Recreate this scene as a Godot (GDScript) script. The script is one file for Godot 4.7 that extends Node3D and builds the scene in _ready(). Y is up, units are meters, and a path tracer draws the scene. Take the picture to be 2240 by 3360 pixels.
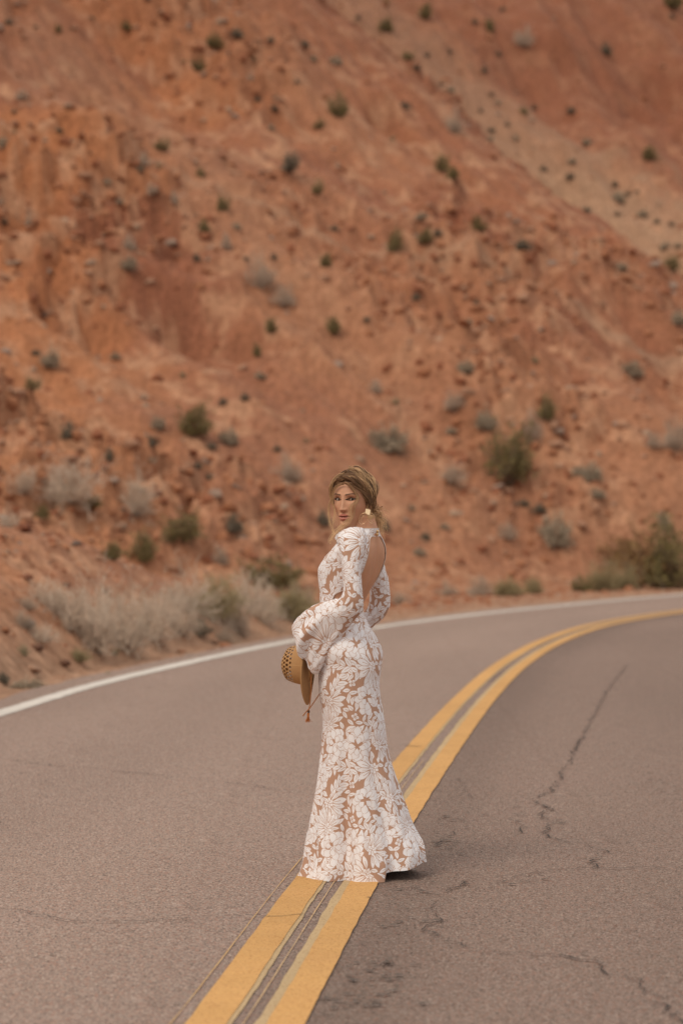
extends Node3D
# A woman in a lace dress on a bend of a desert road, red hillside behind.

var M := {}
var rng := RandomNumberGenerator.new()
var nz_a := FastNoiseLite.new()
var nz_b := FastNoiseLite.new()
var nz_c := FastNoiseLite.new()
var nz_d := FastNoiseLite.new()
var nz_e := FastNoiseLite.new()

# left edge line and centre line of the road, seen from above: x, metres ahead of the photographer
var EDGE := PackedVector2Array([Vector2(-9.0, -40), Vector2(-7.0, -20), Vector2(-4.75, 0), Vector2(-3.4, 11.0), Vector2(-2.95, 15.0), Vector2(-2.56, 18.1), Vector2(-2.17, 21.0), Vector2(-1.64, 23.7), Vector2(-1.03, 26.4), Vector2(-0.4, 28.8), Vector2(0.47, 31.5), Vector2(1.75, 34.9), Vector2(3.55, 38.8), Vector2(6.23, 43.9), Vector2(10.5, 49.6), Vector2(16.0, 54.6), Vector2(23.0, 58.6), Vector2(32.0, 61.0), Vector2(45.0, 61.5), Vector2(70.0, 59.0)])
var MID := PackedVector2Array([Vector2(-5.2, -40), Vector2(-3.3, -20), Vector2(-1.19, 0), Vector2(-0.448, 7.3), Vector2(-0.17, 10.2), Vector2(0.392, 15.3), Vector2(0.93, 19.8), Vector2(1.55, 24.2), Vector2(2.38, 28.7), Vector2(3.45, 32.8), Vector2(5.2, 37.0), Vector2(8.2, 42.3), Vector2(12.2, 47.2), Vector2(17.6, 51.6), Vector2(24.0, 55.0), Vector2(32.5, 57.2), Vector2(45.0, 57.6), Vector2(70.0, 55.0)])


func _ready():
	rng.seed = 7
	for q in [[nz_a, 11, 0.05, 4], [nz_b, 23, 0.30, 4], [nz_c, 37, 1.3, 3], [nz_d, 41, 0.12, 3], [nz_e, 53, 4.0, 2]]:
		q[0].seed = q[1]; q[0].frequency = q[2]; q[0].fractal_octaves = q[3]
		q[0].noise_type = FastNoiseLite.TYPE_SIMPLEX_SMOOTH
		q[0].fractal_type = FastNoiseLite.FRACTAL_FBM
	nz_b.fractal_type = FastNoiseLite.FRACTAL_RIDGED
	# camera: a short telephoto at eye height, focused on the woman
	var cam := Camera3D.new()
	cam.name = "camera"
	cam.position = Vector3(0, 1.55, 0)
	cam.rotation_degrees = Vector3(-0.031, 0, 0)
	cam.near = 0.1
	cam.far = 4000.0
	var at := CameraAttributesPhysical.new()
	at.frustum_focal_length = 56.66
	at.frustum_focus_distance = 10.15
	at.exposure_aperture = 1.6
	cam.attributes = at
	cam.fov = 23.92
	add_child(cam)
	cam.current = true
	# an overcast sky, lighter overhead
	var env := Environment.new()
	env.background_mode = Environment.BG_SKY
	var sm := ProceduralSkyMaterial.new()
	sm.sky_top_color = Color(0.93, 0.915, 0.90)
	sm.sky_horizon_color = Color(0.72, 0.70, 0.68)
	sm.sky_curve = 0.25
	sm.ground_bottom_color = Color(0.45, 0.36, 0.31)
	sm.ground_horizon_color = Color(0.62, 0.56, 0.52)
	sm.sun_angle_max = 2.0
	var sky := Sky.new()
	sky.sky_material = sm
	env.sky = sky
	env.background_energy_multiplier = 1.0
	env.tonemap_mode = Environment.TONE_MAPPER_LINEAR
	env.tonemap_exposure = 1.06
	env.sdfgi_enabled = true
	env.ssao_enabled = true
	env.ssil_enabled = true
	var we := WorldEnvironment.new()
	we.name = "world_environment"
	we.environment = env
	add_child(we)
	var sun := DirectionalLight3D.new()
	sun.name = "sun"
	sun.light_color = Color(1.0, 0.95, 0.88)
	sun.light_energy = 0.5
	sun.light_angular_distance = 25.0
	sun.shadow_enabled = true
	sun.rotation_degrees = Vector3(-47, -40, 0)
	add_child(sun)

	materials()
	build_terrain()
	build_road()
	build_stones()
	build_shrubs()
	build_person()


# ------------------------------------------------------------------ helpers
class MB:
	var v := PackedVector3Array()
	var n := PackedVector3Array()
	var c := PackedColorArray()
	var uv := PackedVector2Array()
	var i := PackedInt32Array()
	var hasuv := false

	func vert(p: Vector3, nn: Vector3, col: Color, t := Vector2.ZERO) -> int:
		v.append(p); n.append(nn); c.append(col); uv.append(t)
		return v.size() - 1

	func tri(a: int, b: int, d: int):
		i.append(a); i.append(b); i.append(d)

	func quad(a: int, b: int, d: int, e: int):
		tri(a, b, d); tri(a, d, e)

	func tube(pts: PackedVector3Array, r0: float, r1: float, sides: int, c0: Color, c1: Color, cap := false):
		var m := pts.size()
		var base := v.size()
		var side := Vector3.ZERO
		for k in m:
			var t: Vector3 = (pts[mini(k + 1, m - 1)] - pts[maxi(k - 1, 0)]).normalized()
			if side == Vector3.ZERO:
				side = t.cross(Vector3.UP if absf(t.y) < 0.9 else Vector3.RIGHT).normalized()
			side = (side - t * side.dot(t)).normalized()
			var bi := t.cross(side)
			var f := float(k) / maxf(1.0, m - 1.0)
			var r := lerpf(r0, r1, f)
			var col := c0.lerp(c1, f)
			for s in sides:
				var a := TAU * s / sides
				var d := side * cos(a) + bi * sin(a)
				vert(pts[k] + d * r, d, col, Vector2(float(s) / sides, f))
		for k in m - 1:
			for s in sides:
				var s2 := (s + 1) % sides
				quad(base + k * sides + s, base + k * sides + s2, base + (k + 1) * sides + s2, base + (k + 1) * sides + s)
		if cap:
			for e in [0, m - 1]:
				var t2: Vector3 = (pts[0] - pts[1]).normalized() if e == 0 else (pts[m - 1] - pts[m - 2]).normalized()
				var o := vert(pts[e], t2, c0 if e == 0 else c1)
				var b2 := v.size()
				for s in sides:
					vert(v[base + e * sides + s], t2, c[base + e * sides + s])
				for s in sides:
					tri(o, b2 + s, b2 + (s + 1) % sides)

	func leaf(p: Vector3, d: Vector3, w: Vector3, ln: float, wd: float, col: Color):
		var nn := d.cross(w).normalized()
		var a := vert(p, nn, col); var b := vert(p + d * ln * 0.5 + w * wd, nn, col)
		var e := vert(p + d * ln, nn, col); var f := vert(p + d * ln * 0.5 - w * wd, nn, col)
		quad(a, b, e, f)

	func grid(rows: int, cols: int, base := 0, wrap := false):
		for r in rows - 1:
			for k in (cols if wrap else cols - 1):
				var k2 := (k + 1) % cols
				quad(base + r * cols + k, base + r * cols + k2, base + (r + 1) * cols + k2, base + (r + 1) * cols + k)

	func smooth():
		for k in n.size():
			n[k] = Vector3.ZERO
		for k in range(0, i.size(), 3):
			var fn := (v[i[k + 1]] - v[i[k]]).cross(v[i[k + 2]] - v[i[k]])
			n[i[k]] -= fn; n[i[k + 1]] -= fn; n[i[k + 2]] -= fn
		for k in n.size():
			n[k] = n[k].normalized() if n[k].length_squared() > 1e-20 else Vector3.UP

	func orient():
		for k in range(0, i.size(), 3):
			var a := i[k]; var b := i[k + 1]; var d := i[k + 2]
			if (v[b] - v[a]).cross(v[d] - v[a]).dot(n[a] + n[b] + n[d]) > 0.0:
				i[k + 1] = d; i[k + 2] = b

	func mesh(mat: Material, fix := true) -> ArrayMesh:
		if fix:
			orient()
		var ar := []
		ar.resize(Mesh.ARRAY_MAX)
		ar[Mesh.ARRAY_VERTEX] = v; ar[Mesh.ARRAY_NORMAL] = n; ar[Mesh.ARRAY_COLOR] = c
		ar[Mesh.ARRAY_TEX_UV] = uv
		ar[Mesh.ARRAY_INDEX] = i
		var am := ArrayMesh.new()
		am.add_surface_from_arrays(Mesh.PRIMITIVE_TRIANGLES, ar)
		am.surface_set_material(0, mat)
		return am


func part(called: String, mesh: Mesh, parent: Node) -> MeshInstance3D:
	var o := MeshInstance3D.new()
	o.name = called
	o.mesh = mesh
	parent.add_child(o, true)
	return o


func tag(o: Node, label: String, category: String, group := "") -> void:
	o.set_meta("label", label)
	o.set_meta("category", category)
	if group != "":
		o.set_meta("group", group)


func setting(o: Node) -> void:
	o.set_meta("kind", "structure")


func spot(called: String, at: Vector3) -> Node3D:
	var o := Node3D.new()
	o.name = numbered(called)
	o.position = at
	add_child(o)
	return o


var taken := {}
func numbered(called: String) -> String:
	if not taken.has(called):
		taken[called] = 0
		return called
	taken[called] += 1
	return "%s_%03d" % [called, taken[called]]


func mat(rough := 0.9, vcol := true, col := Color.WHITE) -> StandardMaterial3D:
	var m := StandardMaterial3D.new()
	m.roughness = rough
	m.metallic_specular = 0.3
	m.vertex_color_use_as_albedo = vcol
	m.albedo_color = col.linear_to_srgb() if col != Color.WHITE else col
	return m


func lin(r: float, g: float, b: float) -> Color:
	return Color(r, g, b)


func xof(line: PackedVector2Array, d: float) -> float:
	for k in line.size() - 1:
		if d <= line[k + 1].y or k == line.size() - 2:
			var t := (d - line[k].y) / maxf(0.01, line[k + 1].y - line[k].y)
			return lerpf(line[k].x, line[k + 1].x, clampf(t, 0, 1))
	return 0.0


# ------------------------------------------------------------------ ground
func smin(a: float, b: float, k: float) -> float:
	var h := maxf(k - absf(a - b), 0.0) / k
	return minf(a, b) - h * h * k * 0.25


func smax(a: float, b: float, k: float) -> float:
	return -smin(-a, -b, k)


var edge_tab := PackedFloat32Array()
func edge_x(d: float) -> float:      # x of the left edge line, d metres ahead
	if edge_tab.is_empty():
		for k in 200:
			edge_tab.append(xof(EDGE, k * 0.32))
	var f := clampf(d / 0.32, 0.0, 198.9)
	var k2 := int(f)
	return lerpf(edge_tab[k2], edge_tab[k2 + 1], f - k2)


func side_of_road(x: float, d: float) -> float:     # metres outside the left edge line
	if d > 61.0:
		return 8.0 + (d - 61.0)
	var e := edge_x(d)
	var sl := (edge_x(d + 0.7) - edge_x(d - 0.7)) / 1.4
	return (e - x) / sqrt(1.0 + sl * sl)


var _band := 0.0
var _rock := 0.0
var _crest := 0.0
var _chute := 0.0
var _gully := 0.0

func height(x: float, d: float, fine := true) -> float:
	var s := side_of_road(x, d)
	var wob := nz_a.get_noise_2d(x, d)
	var a := 0.65 * (-0.614 * x + 0.79 * d - 36.2) + wob * 1.7
	var gully := nz_b.get_noise_2d((0.79 * x + 0.614 * d) * 0.42, (-0.614 * x + 0.79 * d) * 0.075 + 9.0)
	a += 0.85 * gully * smoothstep(0.5, 5.0, a)
	var t := (x - 10.0) * -0.646 + (d - 70.8) * 0.763
	var u := (x - 10.0) * 0.763 + (d - 70.8) * 0.646
	var b := 8.2 + 0.652 * t - 0.60 * u + nz_d.get_noise_2d(x, d) * 0.8
	var front := smin(a, b, 1.6)
	var c := -33.3 - 0.398 * x + 0.569 * d + nz_d.get_noise_2d(x + 90.0, d) * 1.3 + 0.9 * nz_b.get_noise_2d((x + 0.3 * d) * 0.3, (d - 0.3 * x) * 0.06)
	_gully = gully
	_band = x + d
	_crest = u
	var h := smax(front, c, 0.6)
	h = smin(h, 36.0 + wob * 4.0, 8.0)
	h = 0.5 * (h + sqrt(h * h + 0.25)) - 0.06
	# cut bank beside the road on the near left
	var near := smoothstep(36.0, 26.0, d)
	var bank := 1.9 * (1.0 - exp(-maxf(0.0, s - 0.8) / 1.6)) * near
	bank += maxf(0.0, s - 5.0) * 0.12 * near
	# low berm of pale dirt by the bend
	var q := Vector2((x - 8.6) / 4.2, (d - 54.0) / 2.6)
	bank += 1.25 * exp(-q.length_squared())
	h = maxf(h, 0.0) + bank
	var on := smoothstep(0.3, 2.2, s)
	var m := clampf(h * 0.8, 0.0, 1.0) * on
	var rock := smoothstep(-0.10, 0.35, nz_d.get_noise_2d(x * 0.7 + 31.0, d * 0.5) + clampf((-x - 1.0) * 0.035, -0.2, 0.32) + 0.3 * exp(-pow((x - 2.8) / 1.6, 2.0)))
	if u > 1.5:
		rock *= 0.35
	var chute := 0.0
	if d > 48.0:
		for k in CHUTE.size() - 1:
			var ca := CHUTE[k]
			var ab := CHUTE[k + 1] - ca
			var tt := clampf((Vector2(x, d) - ca).dot(ab) / ab.length_squared(), 0.0, 1.0)
			chute = maxf(chute, exp(-(Vector2(x, d) - ca - ab * tt).length_squared() / 2.2))
	_chute = chute
	rock *= 1.0 - 0.92 * chute
	_rock = rock * m
	var r1 := nz_b.get_noise_2d((x * 0.8 - d * 0.6) * 1.3, (x * 0.6 + d * 0.8) * 0.5)
	h += m * (0.16 + 0.30 * rock) * r1
	# dipping beds: ledges that step up the slope
	if rock > 0.02:
		var lay := (h * 0.86 - x * 0.42 + d * 0.10 + nz_d.get_noise_2d(x * 2.0, d * 2.0) * 1.2) / 1.15
		var fr := lay - floorf(lay)
		h += m * rock * (smoothstep(0.0, 0.5, fr) - fr) * (0.66 + 0.65 * smoothstep(-1.5, -7.0, x))
		var lay2 := lay * 2.6 + nz_d.get_noise_2d(x * 3.0 + 50.0, d * 3.0) * 1.5
		var fr2 := lay2 - floorf(lay2)
		h += m * rock * (smoothstep(0.0, 0.4, fr2) - fr2) * 0.34
	for p in PITS:
		var dx: float = x - p.x
		var dd: float = d - p.y
		if absf(dx) < p.z * 2.0 and absf(dd) < p.z * 2.5:
			h -= p.w * 1.0 * exp(-(dx * dx + dd * dd * 0.8) / (p.z * p.z))
			var d3: float = dd - p.z * 1.5
			h += p.w * 0.55 * exp(-(dx * dx * 0.5 + d3 * d3) / (p.z * p.z))
	if fine:
		var n3 := nz_c.get_noise_3d(x, h, d)
		h += m * (0.09 + 0.16 * rock) * n3 + on * 0.03 * n3
		h += on * (0.012 + 0.05 * m) * nz_e.get_noise_3d(x, h, d)
	return h


func soil(x: float, d: float, h: float) -> Color:
	var s := side_of_road(x, d)
	var n1 := nz_a.get_noise_2d(x * 2.0 + 40.0, d * 2.0)
	var n2 := nz_c.get_noise_3d(x * 0.5 + 7.0, h * 0.5, d * 0.5)
	var n4 := nz_c.get_noise_3d(x * 1.7 - 20.0, h * 1.7, d * 1.7)
	var orange := lin(0.525, 0.232, 0.128)
	var red := lin(0.42, 0.168, 0.098)
	var pale := lin(0.66, 0.36, 0.22)
	orange = orange.lerp(lin(0.60, 0.245, 0.112), 0.8 * smoothstep(0.0, -6.0, x))
	pale = pale.lerp(lin(0.70, 0.40, 0.25), 0.5 * smoothstep(0.0, -6.0, x))
	var col := orange.lerp(red, smoothstep(-0.25, 0.35, n1 + 0.25 * n2))
	if h > 1.0:
		col = col.lerp(red, 0.3 * smoothstep(0.0, -0.5, _gully)).lerp(pale, 0.22 * smoothstep(0.15, 0.6, _gully))
	if _crest > -9.0 and h > 1.0:
		col = col.lerp(red, 0.55 * smoothstep(-9.0, -2.0, _crest))
	col = col.lerp(pale, 0.85 * smoothstep(0.05, 0.40, n2 + 0.4 * n4))
	col = col.lerp(pale, 0.35 * smoothstep(8.0, 0.5, h))
	if _crest > 1.2 and d > 60.0:
		var w := smoothstep(88.5, 92.0, _band + n2 * 4.0 + n4 * 2.0) * (1.0 - smoothstep(97.5, 104.0, _band + n2 * 6.0 + n4 * 3.0))
		col = col.lerp(lin(0.60, 0.40, 0.265), w * 0.68)
		if _band > 101.0:
			col = col.lerp(red, 0.35)
	col = col.lerp(lin(0.52, 0.26, 0.155), 0.6 * _chute)
	if h > 14.0:
		col = col.lerp(lin(0.36, 0.145, 0.085), 0.55 * smoothstep(10.0, 22.0, h))
	# gravel shoulder
	var g := (1.0 - smoothstep(0.9, 1.7 + 2.4 * smoothstep(27.0, 38.0, d), s + n2 * 0.9))
	col = col.lerp(lin(0.58, 0.365, 0.245), g * 0.85)
	var k := 1.0 + 0.22 * n4
	return Color(col.r * k, col.g * k, col.b * k)


func build_terrain():
	var azs := PackedFloat32Array()
	var z := -0.62
	while z < 0.62:
		azs.append(z)
		z += 0.00135 if absf(z) < 0.152 else (0.0028 if absf(z) < 0.26 else 0.012)
	var ds := PackedFloat32Array()
	var d := 3.0
	while d < 150.0:
		ds.append(d)
		d += maxf(0.03, d * 0.0028) if d > 14.0 and d < 112.0 else (0.5 if d < 20.0 else 2.0)
	var mb := MB.new()
	var nc := azs.size()
	var last := 0.0
	for dd in ds:
		for az in azs:
			var x := az * maxf(dd, 12.0) if dd > 12.0 else az * 12.0
			var h: float
			var s := side_of_road(x, dd)
			if s < -0.9:
				h = -0.05
				mb.vert(Vector3(x, h, -dd), Vector3.UP, lin(0.4, 0.25, 0.18))
				continue
			h = height(x, dd, absf(az) < 0.27)
			var fade := smoothstep(0.62, 0.5, az)
			mb.vert(Vector3(x, (h + 0.02) * fade - 0.02 - 0.03 * smoothstep(0.1, -0.8, s), -dd), Vector3.UP, soil(x, dd, h))
	for r in ds.size() - 1:
		for k in nc - 1:
			var a := r * nc + k
			mb.i.append(a); mb.i.append(a + nc); mb.i.append(a + 1)
			mb.i.append(a + 1); mb.i.append(a + nc); mb.i.append(a + nc + 1)
	mb.smooth()
	var o := part("hillside", mb.mesh(M.soil, false), self)
	setting(o)
	# the desert floor beyond
	var g := MB.new()
	for r in 41:
		for k in 41:
			var p := Vector3((k - 20) * 80.0, -0.14, (r - 20) * 80.0)
			g.vert(p, Vector3.UP, lin(0.40, 0.20, 0.12))
	g.grid(41, 41)
	setting(part("ground", g.mesh(M.soil), self))


# where a stone or a shrub stands on the ground
func stand(x: float, d: float) -> Vector3:
	return Vector3(x, height(x, d), -d)


# ------------------------------------------------------------------ materials
func speckle(size: int, seed_: int, base: Color, cols: Array, count: int, rmin: float, rmax: float) -> Image:
	var r := RandomNumberGenerator.new()
	r.seed = seed_
	var im := Image.create(size, size, false, Image.FORMAT_RGB8)
	im.fill(base)
	for k in count:
		var c: Color = cols[r.randi() % cols.size()]
		var w := int(r.randf_range(rmin, rmax))
		var h := maxi(1, w + r.randi_range(-1, 1))
		im.fill_rect(Rect2i(r.randi() % size, r.randi() % size, w, h), c)
	return im


func noise_tex(freq: float, seed_: int, size: int, ramp: Gradient = null, normal := false, bump := 4.0) -> NoiseTexture2D:
	var n := FastNoiseLite.new()
	n.seed = seed_; n.frequency = freq; n.fractal_octaves = 5
	n.noise_type = FastNoiseLite.TYPE_SIMPLEX_SMOOTH
	var t := NoiseTexture2D.new()
	t.width = size; t.height = size; t.seamless = true; t.noise = n
	t.as_normal_map = normal; t.bump_strength = bump
	if ramp:
		t.color_ramp = ramp
	return t


func ramp(a: Color, b: Color) -> Gradient:
	var g := Gradient.new()
	g.set_color(0, a); g.set_color(1, b)
	return g


func materials():
	var soilm := mat(0.95)
	soilm.albedo_texture = noise_tex(0.012, 3, 1024, ramp(Color(0.62, 0.60, 0.58), Color(1, 1, 1)))
	soilm.uv1_triplanar = true
	soilm.uv1_world_triplanar = true
	soilm.uv1_scale = Vector3(0.55, 0.55, 0.55)
	soilm.normal_enabled = true
	soilm.normal_texture = noise_tex(0.03, 5, 1024, null, true, 9.0)
	soilm.normal_scale = 1.0
	M.soil = soilm
	var stone := mat(0.95)
	stone.albedo_texture = noise_tex(0.02, 13, 512, ramp(Color(0.6, 0.58, 0.56), Color(1, 1, 1)))
	stone.uv1_triplanar = true
	stone.uv1_world_triplanar = true
	stone.uv1_scale = Vector3(2, 2, 2)
	M.stone = stone
	# old asphalt: pink, buff and dark chips in a grey binder
	var asp := mat(0.88)
	var chips := [Color(0.76, 0.68, 0.64), Color(0.68, 0.61, 0.58), Color(0.72, 0.56, 0.50), Color(0.53, 0.47, 0.445), Color(0.84, 0.77, 0.73), Color(0.36, 0.32, 0.30), Color(0.64, 0.55, 0.51), Color(0.70, 0.63, 0.60), Color(0.645, 0.51, 0.455)]
	var im := speckle(1024, 5, Color(0.64, 0.57, 0.535), chips, 150000, 1, 5)
	asp.albedo_texture = ImageTexture.create_from_image(im)
	asp.uv1_triplanar = true
	asp.uv1_world_triplanar = true
	asp.uv1_scale = Vector3(0.55, 0.55, 0.55)
	asp.normal_enabled = true
	var bi: Image = im.duplicate()
	bi.convert(Image.FORMAT_RGBA8)
	bi.bump_map_to_normal_map(3.0)
	asp.normal_texture = ImageTexture.create_from_image(bi)
	asp.normal_scale = 0.6
	M.asphalt = asp
	var paint := mat(0.8)
	var pim := speckle(512, 9, Color(0.95, 0.95, 0.95), [Color(1, 1, 1), Color(0.9, 0.88, 0.86), Color(0.97, 0.95, 0.93), Color(0.82, 0.78, 0.76), Color(0.93, 0.91, 0.88), Color(0.90, 0.88, 0.86)], 16000, 1, 5)
	paint.albedo_texture = ImageTexture.create_from_image(pim)
	paint.uv1_triplanar = true
	paint.uv1_world_triplanar = true
	paint.uv1_scale = Vector3(1.1, 1.1, 1.1)
	M.paint = paint
	M.crack = mat(1.0)
	M.twig = mat(0.95)
	M.leaf = mat(0.8)
	M.leaf.backlight_enabled = true
	M.leaf.backlight = Color(0.25, 0.25, 0.2)


# ------------------------------------------------------------------ road
func curve_of(line: PackedVector2Array) -> Curve3D:
	var c := Curve3D.new()
	c.bake_interval = 0.1
	for k in line.size():
		var a := line[maxi(k - 1, 0)]
		var b := line[mini(k + 1, line.size() - 1)]
		var tan := Vector3(b.x - a.x, 0, -(b.y - a.y)).normalized()
		var l0 := (line[k] - a).length() * 0.33
		var l1 := (line[k] - b).length() * 0.33
		c.add_point(Vector3(line[k].x, 0, -line[k].y), -tan * l0, tan * l1)
	return c


func strip(c: Curve3D, off: float, wide: float, from: float, to: float, step: float, y: float, col: Color, ragged: float, seed_: int) -> MB:
	var mb := MB.new()
	var nn := FastNoiseLite.new()
	nn.seed = seed_; nn.frequency = 2.2; nn.fractal_octaves = 3
	var l := c.get_baked_length()
	var s := from
	while s < minf(to, l - 0.2):
		var p := c.sample_baked(s)
		var q := c.sample_baked(s + 0.1)
		var t := (q - p).normalized()
		var side := Vector3(-t.z, 0, t.x)
		var w0 := off - wide * 0.5 + ragged * nn.get_noise_2d(s, 0.0)
		var w1 := off + wide * 0.5 + ragged * nn.get_noise_2d(s, 90.0)
		var k := 1.0 + 0.10 * nn.get_noise_2d(s * 0.15, 40.0) + 0.07 * nn.get_noise_2d(s * 1.3, 7.0)
		var cc := Color(col.r * k, col.g * k, col.b * k)
		mb.vert(p + side * w0 + Vector3(0, y, 0), Vector3.UP, cc)
		mb.vert(p + side * w1 + Vector3(0, y, 0), Vector3.UP, cc)
		s += step
	mb.grid(mb.v.size() / 2, 2)
	return mb


func crack(pts: Array, wide: float, seed_: int, road: Node):
	var r := RandomNumberGenerator.new()
	r.seed = seed_
	var path := PackedVector3Array()
	for k in pts.size() - 1:
		var a: Vector2 = pts[k]
		var b: Vector2 = pts[k + 1]
		var m := maxi(2, int(a.distance_to(b) / 0.035))
		for j in m:
			var f := float(j) / m
			var p := a.lerp(b, f)
			var jit := 0.024
			path.append(Vector3(p.x + r.randf_range(-jit, jit), 0.0365, -(p.y + r.randf_range(-jit, jit))))
	var mb := MB.new()
	var gap := 0.0
	for k in path.size():
		var t := (path[mini(k + 1, path.size() - 1)] - path[maxi(k - 1, 0)]).normalized()
		var side := Vector3(-t.z, 0, t.x)
		var w := 0.60 * wide * (0.35 + 0.65 * pow(r.randf(), 2.0)) * (0.35 + 0.65 * absf(sin(k * 0.13 + seed_)))
		mb.vert(path[k] + side * w * 0.5, Vector3.UP, lin(0.065, 0.053, 0.048))
		mb.vert(path[k] - side * w * 0.5, Vector3.UP, lin(0.065, 0.053, 0.048))
	for k in path.size() - 1:
		if r.randf() < 0.975:
			mb.quad(k * 2, k * 2 + 1, k * 2 + 3, k * 2 + 2)
	part("crack", mb.mesh(M.crack), road)


func blotch(x: float, d: float, n: int, sx: float, sd: float, seed_: int, road: Node):     # pitted patches where the binder is lost
	var r := RandomNumberGenerator.new()
	r.seed = seed_
	var mb := MB.new()
	for k in n:
		var cx := x + r.randfn() * sx
		var cd := d + r.randfn() * sd
		var rad := r.randf_range(0.003, 0.011)
		var o := mb.vert(Vector3(cx, 0.0365, -cd), Vector3.UP, lin(0.10, 0.085, 0.078))
		for j in 7:
			var a := TAU * j / 7
			var rr := rad * r.randf_range(0.5, 1.3)
			mb.vert(Vector3(cx + cos(a) * rr * 1.9, 0.0365, -cd + sin(a) * rr), Vector3.UP, lin(0.11, 0.095, 0.085))
		for j in 7:
			mb.tri(o, o + 1 + j, o + 1 + (j + 1) % 7)
	var q := part("pitted_patch", mb.mesh(M.crack), road)
	q.set_meta("kind", "stuff")


func build_road():
	var mid := curve_of(MID)
	var edge := curve_of(EDGE)
	var road := MB.new()
	var l := mid.get_baked_length()
	var offs := []
	for k in 41:
		offs.append(k / 40.0)
	var lanes := FastNoiseLite.new()
	lanes.seed = 3; lanes.frequency = 0.25
	var s := 0.2
	var rows := 0
	var le := edge.get_baked_length()
	while s < l - 0.4:
		var p := mid.sample_baked(s)
		var q := mid.sample_baked(s + 0.2)
		var t := (q - p).normalized()
		var side := Vector3(-t.z, 0, t.x)
		var pe := edge.sample_baked(edge.get_closest_offset(p))
		var lw := maxf(2.4, pe.distance_to(p))
		rows += 1
		for f in offs:
			var w := lerpf(-lw - 0.38, 4.3, f)
			if f == 0.0:
				w += 0.07 * lanes.get_noise_2d(s * 4.0, 3.0)
			var pos := p + side * w
			var n := lanes.get_noise_2d(s * 0.5, w * 1.5)
			var c := lin(0.755, 0.725, 0.69)
			if w > 0.17:
				c = lin(0.585, 0.55, 0.52)
			# worn wheel tracks are paler, the strip by the paint is darker
			var track := exp(-pow((absf(w) - 1.0) / 0.35, 2.0)) + exp(-pow((absf(w) - 2.5) / 0.35, 2.0))
			var dark := exp(-pow((w - 0.42) / 0.22, 2.0)) * 0.16
			var k := 1.0 + 0.05 * track + 0.10 * n - dark
			road.vert(pos + Vector3(0, 0.028, 0), Vector3.UP, Color(c.r * k, c.g * k, c.b * k))
		s += 0.35 if (p.z < -6.0 and p.z > -46.0) else 1.0
	road.grid(rows, offs.size())
	# broken edge that drops to the shoulder
	var rd := part("road", road.mesh(M.asphalt), self)
	setting(rd)
	var white := lin(0.74, 0.70, 0.65)
	var yellow := lin(0.66, 0.375, 0.145)
	var old := lin(0.55, 0.40, 0.23)
	part("edge_line", strip(edge, 0.0, 0.165, 15.0, le, 0.06, 0.0325, white, 0.016, 4).mesh(M.paint), rd)
	part("edge_line", strip(curve_of(shifted(MID, 3.5)), 0.0, 0.11, 15.0, l - 1.0, 0.2, 0.0325, white, 0.012, 5).mesh(M.paint), rd)
	# two yellow lines, each repainted a little to one side of the old coat
	part("faded_line", strip(mid, 0.070, 0.140, 25.0, l, 0.03, 0.0318, old, 0.007, 6).mesh(M.paint), rd)
	part("centre_line", strip(mid, 0.062, 0.122, 25.0, l, 0.05, 0.0342, yellow, 0.005, 7).mesh(M.paint), rd)
	part("faded_line", strip(mid, 0.276, 0.140, 25.0, l, 0.03, 0.0318, old, 0.007, 8).mesh(M.paint), rd)
	part("centre_line", strip(mid, 0.296, 0.112, 25.0, l, 0.05, 0.0342, yellow, 0.005, 9).mesh(M.paint), rd)
	# thin guide lines sprayed before painting
	part("guide_line", strip(mid, -0.042, 0.0034, 40.0, 55.0, 0.05, 0.033, lin(0.66, 0.43, 0.20), 0.002, 10).mesh(M.paint), rd)
	part("guide_line", strip(mid, 0.172, 0.0034, 40.0, 55.0, 0.05, 0.033, lin(0.66, 0.46, 0.26), 0.002, 11).mesh(M.paint), rd)
	build_cracks(rd)


func shifted(line: PackedVector2Array, by: float) -> PackedVector2Array:
	var out := PackedVector2Array()
	for k in line.size():
		var t := (line[mini(k + 1, line.size() - 1)] - line[maxi(k - 1, 0)]).normalized()
		out.append(line[k] + Vector2(t.y, -t.x) * by)
	return out


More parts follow.
